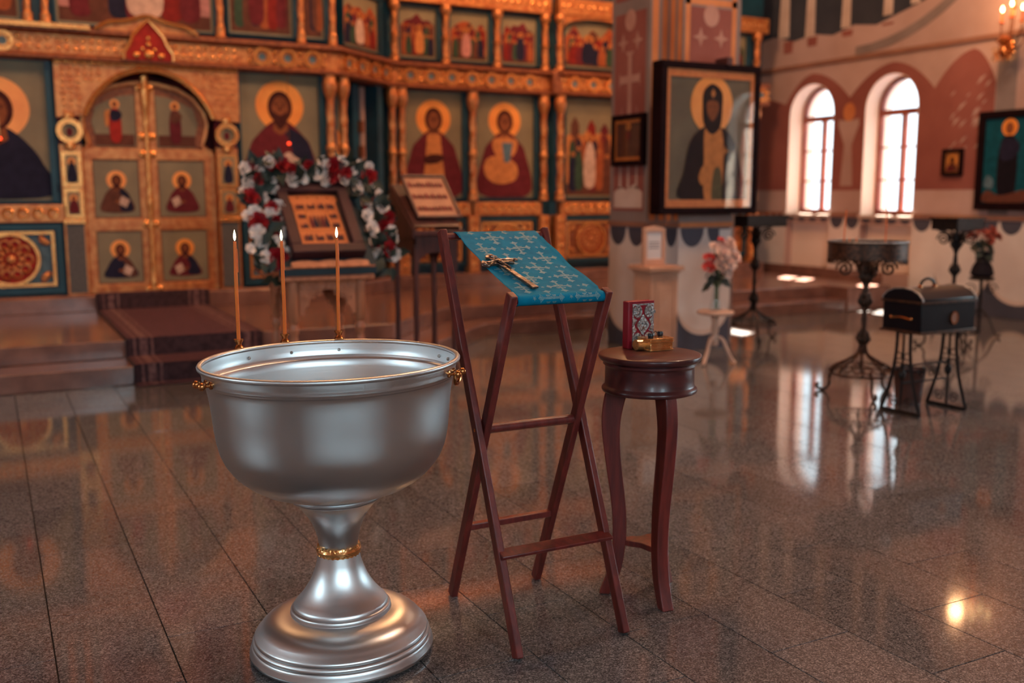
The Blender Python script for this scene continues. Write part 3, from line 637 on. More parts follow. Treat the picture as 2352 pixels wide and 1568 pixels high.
# pilasters beside the royal doors
for sgn, ua, ub in ((-1, .71, .915), (1, 2.265, 2.49)):
    MB().fbox(FC, ua, ub, .47, 2.0, -.1, .0).build('pilaster', GOLD, scr)
    MB().fbox(FC, ua + .02, ub - .02, .49, 1.20, 0, .012).build('lattice_panel', LATT, scr)
    MB().fbox(FC, ua - .005, ub + .005, 1.20, 1.25, 0, .03).build('pilaster_ledge', GOLDB, scr, bevel=.005)
    for z0, z1 in ((1.26, 1.56), (1.58, 1.93)):
        MB().fbox(FC, ua + .01, ub - .01, z0, z1, 0, .02).build('small_icon_frame', GOLDB, scr)
        o = MB().fbox(FC, ua + .045, ub - .045, z0 + .035, z1 - .035, .02, .026).build('small_icon', OLIVE, scr); cu = (ua + ub) / 2
        mb = MB(); mb.flat(FC, oval(cu, z1 - .1, .04, .04, 12), .029, 0); mb.flat(FC, oval(cu, z1 - .1, .02, .026, 10), .031, 1); mb.flat(FC, spl([(cu - .025, z1 - .13), (cu - .045, z0 + .06), (cu + .045, z0 + .06), (cu + .025, z1 - .13)], 4), .032, 2)
        mb.build('saint_figure', [HALO, P_FACE, P_MAR if z0 < 1.4 else P_NAVY], o)
    cu = (ua + ub) / 2
    MB().ring(FC, cu, 2.135, .125, .075, -.02, .05, 0, 24).build('roundel_ring', GOLDB, scr); MB().prism(FC, oval(cu, 2.135, .075, .075, 18), -.02, .02).build('roundel_icon', OLIVE, scr)
    mb = MB(); mb.flat(FC, oval(cu, 2.125, .03, .045, 12), .024); mb.build('saint_figure', P_MAR, scr)
    for z in (1.985, 2.285): MB().lathe([(.02, -.04), (.055, -.02), (.055, .02), (.02, .04)], FC.p(cu, z, .01), 12).build('knot', GOLDB, scr)
    MB().fbox(FC, ua, ub, 2.0, 2.36, -.1, -.03).build('pilaster_ground', CURT, scr)
# door bay on the slanting side
LD = dv.length
MB().fbox(FD, .16, 1.12, .47, 2.82, -.36, -.32).build('side_door_ground', P_BRN, scr)
sd = MB().fbox(FD, .30, .74, .55, 2.70, -.32, -.29).build('side_door_panel', OLIVE, scr)
mb = MB(); mb.flat(FD, oval(.40, 2.10, .16, .2), -.283, 0); mb.flat(FD, oval(.38, 2.08, .08, .12), -.281, 1); mb.flat(FD, spl([(.34, 1.95), (.26, 1.6), (.24, .7), (.66, .7), (.62, 1.5), (.46, 1.9)], 5), -.280, 2); mb.build('saint_figure', [HALO, P_FACE, P_MAR], sd)
for u0, u1, m_ in ((.10, .22, TEAL), (.72, .86, TEAL), (1.0, 1.14, TEAL)): MB().fbox(FD, u0, u1, .47, 2.82, -.32, -.2 if u0 < .9 else -.02).build('door_post', m_, scr)
MB().fbox(FD, .88, .97, .47, 2.80, -.30, -.18).build('door_jamb', WALLP, scr)
for z in (2.25, 1.95): MB().fbox(FD, .83, .90, z, z + .14, -.2, -.15).build('hinge', GOLDD, scr)

# royal doors: two leaves
def saint(fr, cu, cz, s, parent, robe, mantle, extra=None, d=0.006, zb=None, beard=True, youth=False):
    zb = zb if zb is not None else cz - 1.3 * s
    mb = MB(); mb.ring(fr, cu, cz, .42 * s, .0 + .02 * s, d, d + .003, 0, 30); mb.build('halo', HALO, parent)
    mb = MB(); f = d + .004; h = cz - zb
    mb.flat(fr, spl([(cu - .12 * s, cz - .26 * s), (cu - .38 * s, cz - .48 * s), (cu - .55 * s, cz - .75 * s), (cu - .66 * s, zb), (cu + .66 * s, zb), (cu + .55 * s, cz - .75 * s), (cu + .38 * s, cz - .48 * s), (cu + .12 * s, cz - .26 * s)], 5), f + .001, 0)
    mb.flat(fr, spl([(cu + .05 * s, cz - .36 * s), (cu + .36 * s, cz - .48 * s), (cu + .54 * s, cz - .76 * s), (cu + .64 * s, zb + .01), (cu + .1 * s, zb + .01), (cu + .2 * s, cz - .8 * s)], 5), f + .0025, 1)
    mb.flat(fr, [(cu - .10 * s, cz - .15 * s), (cu + .10 * s, cz - .15 * s), (cu + .13 * s, cz - .42 * s), (cu, cz - .5 * s), (cu - .13 * s, cz - .42 * s)], f + .003, 2)
    mb.flat(fr, oval(cu, cz - .02 * s, .215 * s, .27 * s, 22), f + .004, 3)
    mb.flat(fr, oval(cu, cz - .04 * s, .14 * s, .205 * s, 18), f + .005, 2)
    if beard: mb.flat(fr, spl([(cu - .14 * s, cz - .1 * s), (cu - .11 * s, cz - .28 * s), (cu, cz - .4 * s), (cu + .11 * s, cz - .28 * s), (cu + .14 * s, cz - .1 * s), (cu, cz - .16 * s)], 4), f + .0055, 3)
    for sg in (-1, 1):
        mb.flat(fr, oval(cu + sg * .06 * s, cz + .0 * s, .026 * s, .012 * s, 8), f + .006, 3); mb.flat(fr, [(cu + sg * .025 * s, cz + .04 * s), (cu + sg * .1 * s, cz + .045 * s), (cu + sg * .1 * s, cz + .03 * s), (cu + sg * .025 * s, cz + .025 * s)], f + .006, 3)
    mb.flat(fr, [(cu - .012 * s, cz), (cu + .012 * s, cz), (cu + .02 * s, cz - .08 * s), (cu - .02 * s, cz - .08 * s)], f + .006, 3)
    if extra == 'book':
        mb.flat(fr, [(cu + .02 * s, cz - 1.02 * s), (cu + .36 * s, cz - 1.22 * s), (cu + .52 * s, cz - .88 * s), (cu + .2 * s, cz - .68 * s)], f + .007, 4)
        mb.flat(fr, oval(cu + .0 * s, cz - .95 * s, .12 * s, .07 * s, 12), f + .0075, 2)
    elif extra == 'bookl':
        mb.flat(fr, [(cu - .02 * s, cz - 1.02 * s), (cu - .36 * s, cz - 1.22 * s), (cu - .5 * s, cz - .86 * s), (cu - .2 * s, cz - .68 * s)], f + .007, 4)
        mb.flat(fr, oval(cu - .0 * s, cz - .95 * s, .12 * s, .07 * s, 12), f + .0075, 2)
    elif extra == 'blessing':
        mb.flat(fr, spl([(cu + .0 * s, cz - .95 * s), (cu + .12 * s, cz - .78 * s), (cu + .3 * s, cz - .9 * s), (cu + .62 * s, cz - 1.0 * s), (cu + .6 * s, cz - 1.3 * s), (cu + .16 * s, cz - 1.2 * s)], 4), f + .007, 4)
    elif extra == 'stole':
        mb.flat(fr, [(cu - .16 * s, cz - .34 * s), (cu + .16 * s, cz - .34 * s), (cu + .2 * s, cz - .8 * s), (cu + .3 * s, zb), (cu - .3 * s, zb), (cu - .2 * s, cz - .8 * s)], f + .007, 4)
        mb.flat(fr, spl([(cu - .24 * s, cz - .86 * s), (cu, cz - .78 * s), (cu + .26 * s, cz - .84 * s), (cu + .1 * s, cz - .98 * s), (cu - .2 * s, cz - 1.0 * s)], 4), f + .0085, 3)
    elif extra == 'child':
        mb.flat(fr, spl([(cu - .45 * s, cz - 1.0 * s), (cu - .2 * s, cz - .66 * s), (cu + .15 * s, cz - .7 * s), (cu + .3 * s, cz - 1.1 * s), (cu, cz - 1.35 * s), (cu - .35 * s, cz - 1.3 * s)], 4), f + .007, 4)
    elif extra == 'vest':
        mb.flat(fr, spl([(cu - .3 * s, cz - .42 * s), (cu + .3 * s, cz - .42 * s), (cu + .22 * s, cz - .8 * s), (cu - .22 * s, cz - .8 * s)], 3), f + .007, 4)
        mb.flat(fr, spl([(cu - .5 * s, cz - .9 * s), (cu - .1 * s, cz - .8 * s), (cu + .3 * s, cz - 1.0 * s), (cu + .28 * s, cz - 1.35 * s), (cu - .2 * s, cz - 1.45 * s), (cu - .52 * s, cz - 1.25 * s)], 4), f + .008, 4)
        mb.flat(fr, [(cu - .08 * s, cz - .5 * s), (cu + .2 * s, cz - .5 * s), (cu + .12 * s, cz - .95 * s), (cu - .02 * s, cz - .95 * s)], f + .009, 5)
    return mb.build('saint_figure', [robe, mantle, P_FACE, P_HAIR, P_WHITE if extra in ('book', 'bookl', 'blessing') else P_OCH, P_BLUE], parent)
def standing(fr, cu, zf, h, parent, robe, top, wing=False, d=.006):
    s = h
    mb = MB(); mb.flat(fr, oval(cu, zf + .9 * s, .115 * s, .115 * s, 20), d + .003, 0)
    mb.flat(fr, spl([(cu - .10 * s, zf), (cu - .15 * s, zf + .35 * s), (cu - .11 * s, zf + .72 * s), (cu, zf + .80 * s), (cu + .11 * s, zf + .72 * s), (cu + .14 * s, zf + .35 * s), (cu + .10 * s, zf)], 4), d + .0045, 1)
    mb.flat(fr, spl([(cu - .10 * s, zf + .5 * s), (cu - .1 * s, zf + .74 * s), (cu + .1 * s, zf + .74 * s), (cu + .16 * s, zf + .62 * s), (cu + .06 * s, zf + .5 * s)], 4), d + .0055, 2)
    mb.flat(fr, oval(cu, zf + .89 * s, .055 * s, .075 * s, 14), d + .006, 3)
    if wing: mb.flat(fr, spl([(cu - .08 * s, zf + .74 * s), (cu - .24 * s, zf + .7 * s), (cu - .22 * s, zf + .35 * s), (cu - .12 * s, zf + .45 * s)], 4), d + .004, 4)
    mb.build('saint_figure', [HALO, robe, top, P_FACE, P_OCH], parent)
FDo = FY(11.30)
def leaf_outline(sg):
    return [(0, .42), (-.60 * sg, .42), (-.60 * sg, 1.93), (-.585 * sg, 2.02), (-.62 * sg, 2.12), (-.645 * sg, 2.25), (-.61 * sg, 2.42), (-.50 * sg, 2.56), (-.34 * sg, 2.65), (-.16 * sg, 2.69), (0, 2.71)]
for sg, nm in ((1, 'left leaf of the carved gold royal doors with twisted centre post'), (-1, 'right leaf of the carved gold royal doors with three painted panels')):
    hx = 1.565; KW = 1.06 if sg > 0 else 1.12; lf = thing('royal_door', nm, 'door', (hx, 11.3, .42), group='royal doors')
    fr = Fr((hx, 11.30, 0), (1, 0, 0), (0, -1, 0)); P = [(u * (KW if v < 1.95 else .97), v - .05 * (v > 2.3)) for u, v in leaf_outline(sg)]
    MB().prism(fr, P, -.05, 0).build('leaf_board', GOLDD, lf)
    MB().tube([fr.p(u, v, .0) for u, v in P[1:]], .03, 6).build('edge_moulding', GOLD, lf)
    for z in (.55, 1.13, 1.15, 1.88, 1.95):
        pass
    for z0, z1 in ((.42, .56), (1.12, 1.25), (1.86, 1.98)): MB().fbox(fr, min(-.6 * sg * KW, 0), max(-.6 * sg * KW, 0), z0, z1, 0, .022).build('rail', GOLD, lf, bevel=.005)
    for ua, ub in ((-.60 * KW, -.52 * KW), (-.095, 0)): MB().fbox(fr, min(ua * sg, ub * sg), max(ua * sg, ub * sg), .45, 2.66 if ub == 0 else 1.9, 0, .02).build('stile', GOLD, lf, bevel=.005)
    relief(fr, min(-.58 * sg, -.02 * sg), max(-.58 * sg, -.02 * sg), .43, .55, .022, .06, 21 + sg, lf, GOLD, 'fringe_carving')
    for z in (1.185, 1.92, 2.60, .49, 2.10):
        MB().lathe([(.001, 0), (.035, 0), (.04, .012), (.02, .024), (.001, .026)], fr.p(-.05 * sg, z, .02), 12, 0, Matrix.Rotation(PI / 2, 3, 'X')).build('boss', GOLDB, lf)
    for k, (z0, z1, robe, man) in enumerate(((.575, 1.105, P_NAVY, P_BRN), (1.265, 1.845, P_BRN, P_NAVY) if sg > 0 else (1.265, 1.845, P_MAR, P_MAR))):
        if sg < 0 and k == 0: robe, man = P_MAR, P_NAVY
        u0, u1 = sorted((-.51 * sg * KW, -.105 * sg))
        pn = MB().fbox(fr, u0, u1, z0, z1, 0, .008).build('door_icon', OLIVE, lf)
        saint(fr, (u0 + u1) / 2, z0 + (z1 - z0) * .66, .235, pn, robe, man, 'book' if sg > 0 else 'bookl', d=.009, zb=z0 + .06)
    P3 = [(-.105 * sg, 1.99), (-.53 * sg, 1.99), (-.53 * sg, 2.1), (-.565 * sg, 2.24), (-.52 * sg, 2.40), (-.40 * sg, 2.46), (-.25 * sg, 2.515), (-.105 * sg, 2.53)]; P3 = [(u * .94 if abs(u) > .2 else u, v) for u, v in P3]
    pn = MB().prism(fr, P3, 0, .008).build('door_icon', OLIVE, lf)
    MB().prism(fr, rect(*sorted((-.12 * sg, -.5 * sg)), 2.0, 2.12), .008, .010).build('icon_floor', P_BRN, pn)
    standing(fr, -.30 * sg, 2.05, .42, pn, P_RED if sg > 0 else P_MAR, P_NAVY if sg > 0 else P_BRN, sg > 0, d=.011)
    if sg > 0:
        o = column_mesh(2.3, .030).build('centre_post', GOLDB, lf, local=True); o.location = (0, -.03, 0)

# icons of the screen: each a thing of its own
def icon(fr, u0, u1, z0, z1, label, fn, ground=OLIVE, group='painted icons of the screen', frame=TEAL, fwid=.02, right=True):
    ic = thing('icon', label, 'icon', tuple(fr.p((u0 + u1) / 2, z0, -.1)), group=group)
    MB().fbox(fr, u0, u1, z0, z1, -.10, -.06).build('panel', ground, ic)
    if frame:
        for a, b, c, d in ((u0 - .005, u1 + fwid + .03, z1, z1 + .012), (u0 - .005, u1 + fwid + .03, z0 - .012, z0), (u1, u1 + fwid + .03, z0, z1), (u0 - .018, u0, z0, z1)): MB().fbox(fr, a, b, c, d, -.10, -.015).build('frame', frame, ic)
    f2 = Fr(fr.p(0, 0, -.06), fr.r, fr.n); fn(f2, (u0 + u1) / 2, z0, z1, u1 - u0, ic); return ic
def half(robe, man, ex, k=.30, zk_=.70, beard=True):
    return lambda f, cu, z0, z1, wd, ic: saint(f, cu, z0 + (z1 - z0) * zk_, wd * .66 * k / .30, ic, robe, man, ex, d=.001, zb=z0 + .05, beard=beard)
P_RUST = paint('rust', (160, 84, 52)); P_GLOW = paint('pale_gold', (206, 128, 70)); P_RED = paint('deep_red', (132, 40, 36))
def scene(seed, hill=P_HILL, sky=None, n=6, centre=P_OCH):
    def fn(f, cu, z0, z1, wd, ic):
        r = random.Random(seed); h = z1 - z0; mb = MB(); a = cu - wd / 2; pal = [1, 2, 3, 4, 5, 6]
        mb.flat(f, [(a + .03, z0 + .03), (a + .03, z0 + h * .62)] + [(a + .03 + (wd - .06) * t / 6, z0 + h * (.6 + .3 * r.random())) for t in range(1, 6)] + [(a + wd - .03, z0 + h * .66), (a + wd - .03, z0 + .03)], .002, 0)
        mb.flat(f, rect(a + .03, a + wd - .03, z0 + .03, z0 + h * .14), .003, 6)
        for k in range(3): u = a + wd * (.18 + .3 * k + .06 * r.random()); hh = h * (.22 + .2 * r.random()); mb.flat(f, [(u - wd * .09, z0 + h * .3), (u - wd * .08, z0 + h * .5 + hh * .6), (u, z0 + h * .52 + hh * .75), (u + wd * .08, z0 + h * .5 + hh * .6), (u + wd * .09, z0 + h * .3)], .0026, (3, 6, 1)[(k + seed) % 3])
        for row in (0, 1):
            m_ = n + 2 - row
            for i in range(m_):
                u = a + wd * (.10 + .80 * (i + .5) / m_) + (r.random() - .5) * .03; zf = z0 + h * ((.24 if row == 0 else .07) + .05 * r.random()); s = h * (.38 + .07 * r.random()); w2 = wd / m_ * .66; d0 = .0036 + .0022 * row + .00018 * i
                mb.flat(f, spl([(u - w2 * .6, zf), (u - w2 * .7, zf + s * .45), (u - w2 * .35, zf + s * .8), (u + w2 * .35, zf + s * .8), (u + w2 * .7, zf + s * .45), (u + w2 * .6, zf)], 4), d0 + .0004, pal[(i * 2 + seed + row * 3 + r.randrange(2)) % 6])
                mb.flat(f, oval(u, zf + s * .9, w2 * .36, w2 * .36, 14), d0, 7); mb.flat(f, oval(u, zf + s * .89, w2 * .2, w2 * .26, 10), d0 + .0006, 8)
        s = h * .5; u = cu + wd * .06 * ((seed % 3) - 1); zf = z0 + h * .12
        mb.flat(f, spl([(u - wd * .10, zf), (u - wd * .12, zf + s * .5), (u - wd * .05, zf + s * .85), (u + wd * .05, zf + s * .85), (u + wd * .11, zf + s * .5), (u + wd * .09, zf)], 4), .009, 9)
        mb.flat(f, oval(u, zf + s * .97, wd * .07, wd * .07, 16), .0085, 7); mb.flat(f, oval(u, zf + s * .96, wd * .035, wd * .045, 10), .0095, 8)
        mb.build('painted_scene', [hill, P_RED, P_NAVY, P_MAR, P_RUST, P_GRN, P_BRN, P_GLOW, P_FACE, centre], ic)
    return fn
icon(FC, -.30, .62, 1.44, 2.81, 'large icon of a hooded woman in dark navy robe, left edge of screen', half(P_NAVY, P_NAVY, None, .36, .66, False))
icon(FC, 2.545, 3.43, 1.44, 2.81, 'large icon of a bearded man in maroon robe right of royal doors', half(P_MAR, P_NAVY, 'blessing', .33, .755))
icon(FRt, 4.81, 5.61, 1.46, 2.80, 'icon of a young deacon in maroon cloak with ochre tunic', half(P_MAR, P_MAR, 'stole', .325, .75, False))
icon(FRt, 5.81, 6.68, 1.46, 2.80, 'icon of a beardless saint in patterned vestments and maroon cloak', half(P_MAR, P_MAR, 'vest', .30, .755, False))
icon(FT3, 7.12, 7.94, 1.46, 2.80, 'icon of a crowded table scene just left of the painted pier', scene(4, P_OCH, n=5, centre=P_WHITE))
icon(FT3, 8.22, 9.08, 1.46, 2.80, 'icon of a crowd before red hills hidden behind the painted pier', scene(9))
icon(FT3, 9.37, 10.26, 1.46, 2.80, 'icon at the far right end of screen beside the window wall', scene(13))
icon(FC, -.34, .44, 3.20, 4.4, 'dark upper icon at the top left corner above hooded woman', scene(21, P_BRN, n=4, centre=P_MAR))
icon(FC, .76, 2.30, 3.20, 4.4, 'wide upper icon with two pale arcades above the royal doors', scene(5, P_PINK, n=6, centre=P_WHITE))
icon(FC, 2.46, 3.16, 3.22, 4.4, 'upper icon of maroon crowd above the bearded man icon', scene(6, P_BRN, n=5, centre=P_MAR))
icon(FC, 3.28, 3.52, 3.22, 4.4, 'narrow upper icon slotted between two thin columns', scene(8, P_MAR, n=2, centre=P_BRN))
upl = [(FD, .24, 1.10, 'upper icon of orange hills above the slanting side door', 10, P_HILL, P_WHITE), (FRt, 4.74, 5.26, 'upper icon with tall ochre figure, first of right wing', 11, P_MAR, P_OCH), (FRt, 5.44, 6.00, 'upper icon with pale pink robed figure, second of right wing', 12, P_HILL, P_PINK), (FRt, 6.18, 6.72, 'upper icon with dark doorway and red figures, third of right wing', 14, P_MAR, P_NAVY), (FT3, 7.09, 8.0, 'arched upper icon with dark blue medallion beside the painted pier', 15, P_HILL, P_NAVY), (FT3, 8.2, 9.12, 'upper icon hidden behind the tall painted pier', 16, P_MAR, P_OCH), (FT3, 9.37, 10.26, 'upper icon at far right end under gold capital', 17, P_GRN, P_MAR)]
for fr, a, b, lb, sd_, hl, ce in upl: icon(fr, a, b, 3.21, 3.84, lb, scene(sd_, hl, n=5, centre=ce))
# hanging oil lamps with a red glow
def oil_lamp(P, ztop, label, glow=True):
    t = thing('oil_lamp', label, 'lamp', tuple(P))
    MB().tube([P + Vector((0, 0, .04)), (P.x, P.y, ztop)], .003, 4).build('chain', BRASS, t); MB().tube([(P.x, P.y - .01, ztop), (P.x, YC - .09, ztop)], .006, 5).build('bracket', BRASS, t)
    MB().lathe([(.002, -.04), (.008, -.03), (.016, -.01), (.018, .0), (.015, .004)], P, 14).build('cup', BRASS, t)
    MB().lathe([(.014, .002), (.016, .014), (.014, .026), (.005, .03)], P, 14).build('red_glass', REDGL, t)
oil_lamp(pY(664, 333, 10.9), 2.84, 'small red glowing oil lamp hanging before bearded man icon')
oil_lamp(pY(0, 322, 10.9), 2.84, 'small red glowing oil lamp at left edge before hooded woman icon')
# carpet over the ambo steps
cp = thing('carpet', 'dark maroon patterned runner covering the ambo steps below royal doors', 'carpet', (1.53, 8.25, 0))
x0, x1 = .96, 2.10; t = .012
prof = [(11.16, .47 + .003), (11.08, .47 + .003), (11.08, .30 + .003), (8.74, .30 + .003), (8.74, .15 + .003), (8.29, .15 + .003), (8.29, .003), (8.18, .003)]
def strip(xa, xb, seg_i, lift, th, m, name):
    mb = MB()
    for i in seg_i:
        (ya, za), (yb, zb_) = prof[i], prof[i + 1]
        if abs(ya - yb) < 1e-6: mb.box(xa, xb, ya - lift - th, ya - lift, zb_, za + th + lift)
        else: mb.box(xa, xb, yb, ya, za + lift, za + lift + th)
    return mb.build(name, m, cp)
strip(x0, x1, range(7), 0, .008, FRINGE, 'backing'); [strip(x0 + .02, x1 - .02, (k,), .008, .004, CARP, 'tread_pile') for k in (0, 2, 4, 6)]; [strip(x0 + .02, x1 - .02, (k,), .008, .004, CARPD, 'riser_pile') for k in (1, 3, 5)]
for a in (x0 + .06, x1 - .22):
    strip(a, a + .02, range(7), .012, .003, CARPB, 'border_line'); strip(a + .14, a + .16, range(7), .012, .003, CARPB, 'border_line'); strip(a + .05, a + .11, range(7), .012, .003, CARPB, 'border_pattern')
# ------------------------------------------------------------------ baptismal font
fx, fy = 0.963, 3.054
font = thing('baptismal_font', 'large brushed silver baptismal font on flared foot in the foreground', 'font', (fx, fy, 0), (R(-.3), R(-.75), 0))
base = [(.0, .012), (.286, .012), (.298, .010), (.302, .016), (.301, .024), (.295, .034), (.2945, .042), (.2905, .046), (.2915, .054), (.288, .060), (.284, .064), (.285, .071), (.281, .078), (.274, .084), (.266, .096), (.252, .110), (.232, .122), (.208, .131), (.184, .137), (.166, .140), (.1645, .145), (.1640, .152), (.160, .157), (.1555, .159), (.154, .166), (.150, .172), (.138, .184), (.120, .206), (.104, .230), (.091, .255), (.081, .280), (.073, .305), (.068, .328), (.066, .335), (.0, .335)]
MB().lathe(base, seg=96).build('foot', ALU, font, local=True, sharp=50)
MB().lathe([(.0, .355), (.062, .356), (.064, .37), (.068, .395), (.0755, .42), (.087, .448), (.101, .472), (.118, .495), (.134, .512), (.142, .518), (.146, .522), (.147, .527), (.143, .531), (.150, .536), (.160, .541), (.0, .545)], seg=96).build('stem', ALU, font, local=True, sharp=50)
bowl = [(.0, .540), (.12, .542), (.17, .548), (.21, .558), (.245, .572), (.275, .590), (.303, .613), (.328, .640), (.346, .668), (.359, .700), (.367, .735), (.3725, .775), (.376, .815), (.379, .850), (.383, .880), (.388, .908), (.393, .926), (.3975, .933), (.3995, .938), (.3985, .943), (.400, .950), (.4025, .960), (.4035, .968), (.404, .972),
        (.400, .972), (.398, .950), (.3955, .928), (.3925, .923), (.386, .921), (.381, .915), (.379, .89), (.374, .84), (.368, .78), (.355, .715), (.33, .665), (.29, .625), (.22, .592), (.14, .578), (.0, .572)]
MB().lathe(bowl, seg=128).build('bowl', ALU, font, local=True, sharp=50)
MB().torus((0, 0, .976), .4055, .0085, 128, 10).build('rim', ALU, font, local=True, sharp=80)
mb = MB(); mb.torus((0, 0, .3455), .058, .016, 48, 8)
for k in range(26): a = 2 * PI * k / 26; mb.torus((.066 * math.cos(a), .066 * math.sin(a), .3455), .0125, .005, 8, 4, 0, (-math.sin(a), math.cos(a), 0), (0, 0, 1), 1.1)
mb.build('gold_collar', GOLDBOX, font, local=True)
FW = WM[font.name]; FI = FW.inverted()
def rim_angle(px, py):      # angle on the rim seen at a pixel
    best = None
    for k in range(1440):
        a = 2 * PI * k / 1440; P = FW @ Vector((.41 * math.cos(a), .41 * math.sin(a), .975)); d = P - CE; zf = d.dot(CF)
        e = (1176 + FPX * d.dot(CR) / zf - px) ** 2 + (784 - FPX * d.dot(CU) / zf - py) ** 2
        if best is None or e < best[0]: best = (e, a)
    return best[1]
CAND = [(551, 792, 543, 549, 'tall burning candle at the left of the font rim'), (657, 786, 650, 549, 'middle burning candle of the three on the font rim'), (778, 783, 776, 549, 'right burning candle, before the flower framed icon')]
for i, (bx, by, tx, ty, lb) in enumerate(CAND):
    a = rim_angle(bx, by); rr = .418; c = Vector((rr * math.cos(a), rr * math.sin(a), 0))
    MB().lathe([(.0, .935), (.007, .937), (.008, .962), (.013, .970), (.0165, .980), (.0165, .987), (.012, .992), (.0095, .997), (.0125, 1.005), (.0165, 1.011), (.0165, 1.015), (.008, 1.015), (.007, 1.0)], c, 18).build('candle_socket', BRASS, font, local=True)
    MB().tube([c + Vector((0, 0, .955)), Vector((.402 * math.cos(a), .402 * math.sin(a), .955))], .004, 6).build('socket_bolt', BRASS, font, local=True)
    P0 = FW @ (c + Vector((0, 0, 1.002)))
    t = thing('candle', lb, 'candle', tuple(P0), group='three thin beeswax candles on the font rim')
    H = (.345, .338, .343)[i]
    pts = [(0, 0, 0), ((-.0005, .001, .0)[i], 0, H * .3), ((-.001, .0, .0015)[i], 0, H * .62), ((.0, -.001, .001)[i], 0, H)]
    MB().tube(spl3(pts, 5), [.0063] * 12 + [.0058, .0056, .0056, .0050], 12).build('wax_stick', WAX, t, local=True)
    mb = MB(); mb.tube([(.0062, -.001, H * .93), (.0066, -.001, H * .86), (.0064, -.001, H * .70)], [.0012, .0018, .0014], 6); mb.ball((.0068, -.001, H * .84), .0022, 6); mb.build('wax_drip', WAX, t, local=True)
    MB().tube([(pts[-1][0], 0, H - .002), (pts[-1][0] + .0005, 0, H + .008)], .0008, 5).build('wick', P_BLK, t, local=True)
    MB().lathe([(.0005, H + .003), (.0028, H + .007), (.0042, H + .013), (.0045, H + .018), (.0038, H + .025), (.0022, H + .033), (.0004, H + .040)], (pts[-1][0], 0, 0), 12).build('flame', FLAME, t, local=True)
for px, py in ((570, 815), (668, 804), (778, 799), (1010, 812), (1033, 817)):
    P = None; best = None
    for k in range(720):
        a = PI * 2 * k / 720; Q = FW @ Vector((.398 * math.cos(a), .398 * math.sin(a), .947)); d = Q - CE; zf = d.dot(CF); e = (1176 + FPX * d.dot(CR) / zf - px) ** 2 + (784 - FPX * d.dot(CU) / zf - py) ** 2
        if best is None or e < best[0]: best = (e, a)
    a = best[1]; MB().ball((.3965 * math.cos(a), .3965 * math.sin(a), .947), .0058, 10).build('rivet', SILV, font, local=True)
for px, py, sgn in ((470, 862, 1), (1052, 850, -1)):
    a = rim_angle(px, py)
    for da in (-.055, .055) if sgn > 0 else (-.06, .06):
        ca, sa = math.cos(a + da), math.sin(a + da); ax = Matrix(((0, -sa, ca), (0, ca, sa), (1, 0, 0)))
        # axis along the radius
        rot = Vector((0, 0, 1)).rotation_difference(Vector((ca, sa, 0))).to_matrix()
        MB().lathe([(.0, -.004), (.012, -.003), (.012, .002), (.006, .004), (.005, .014), (.008, .017), (.0115, .022), (.0125, .028), (.0105, .034), (.005, .038), (.0, .039)], (.403 * ca, .403 * sa, .945), 16, 0, rot).build('handle_knob', BRASS, font, local=True)
    if sgn < 0:
        ca, sa = math.cos(a), math.sin(a); tv = Vector((-sa, ca, 0)); o = Vector((.424 * ca, .424 * sa, .945))
        pts = [o + tv * (.034 * math.cos(PI * k / 10)) + Vector((ca * -.006 * math.sin(PI * k / 10), sa * -.006 * math.sin(PI * k / 10), -.034 * math.sin(PI * k / 10))) for k in range(11)]
        MB().tube(pts, [.0035, .0045, .0055, .0062, .007, .0075, .007, .0062, .0055, .0045, .0035], 8).build('ring_handle', BRASS, font, local=True)
for k in range(4):
    a = R(45 + 90 * k + 12); MB().lathe([(.0, 0), (.022, .0), (.024, .006), (.022, .013), (.0, .0135)], (.268 * math.cos(a), .268 * math.sin(a), -.002), 16).build('rubber_pad', BLK, font, local=True)

# ------------------------------------------------------------------ folding lectern with turquoise brocade
lx0, lx1 = 1.430, 1.872; yA0, yA1 = 2.705, 3.290; yB0, yB1 = 3.285, 2.800; hA, hB = 1.372, 1.185
lec = thing('folding_lectern', 'mahogany folding lectern slung with turquoise cross patterned brocade cloth', 'lectern', (1.65, 3.0, 0))
bw, bt = .026, .040
def leg(x, y0, y1, h, w_, t_):
    return MB().bar((x, y0, 0.001), (x, y1, h), w_, t_, 0, (0, -1, 0)).build('leg', WOODR, lec, bevel=.004)
leg(lx0 + .013, yA0, yA1, hA, bw, bt); leg(lx1 - .013, yA0, yA1, hA, bw, bt)
leg(lx0 + .041, yB0, yB1, hB, bw, bt); leg(lx1 - .041, yB0, yB1, hB, bw, bt)
yat = lambda t: yA0 + (yA1 - yA0) * t / hA
ybt = lambda t: yB0 + (yB1 - yB0) * t / hB
MB().bar((lx0 + .004, yat(.318) - .022, .318), (lx1 - .004, yat(.318) - .022, .318), .045, .014, 0, (0, -.38, 1)).build('crossbar', WOODR, lec, bevel=.003)
MB().bar((lx0 + .05, ybt(.305) , .305), (lx1 - .05, ybt(.305), .305), .030, .024, 0, (0, 0, 1)).build('crossbar', WOODR, lec, bevel=.004)
MB().tube([(lx0 + .05, 2.998, .703), (lx1 - .05, 2.998, .703)], .017, 10).build('pivot_rail', WOODR, lec)
MB().tube([(lx0 + .02, yat(hA - .02), hA - .022), (lx1 - .02, yat(hA - .02), hA - .022)], .013, 10).build('top_rail', WOODR, lec)
MB().tube([(lx0 + .045, ybt(hB - .02), hB - .022), (lx1 - .045, ybt(hB - .02), hB - .022)], .013, 10).build('top_rail', WOODR, lec)
for x in (lx0 - .0005, lx1 + .0005): MB().ball((x, 2.998, .703), .006, 8, 0, (.4, 1, 1)).build('pivot_bolt', BRASS, lec)
cx0, cx1 = lx0 + .056, lx1 - .056
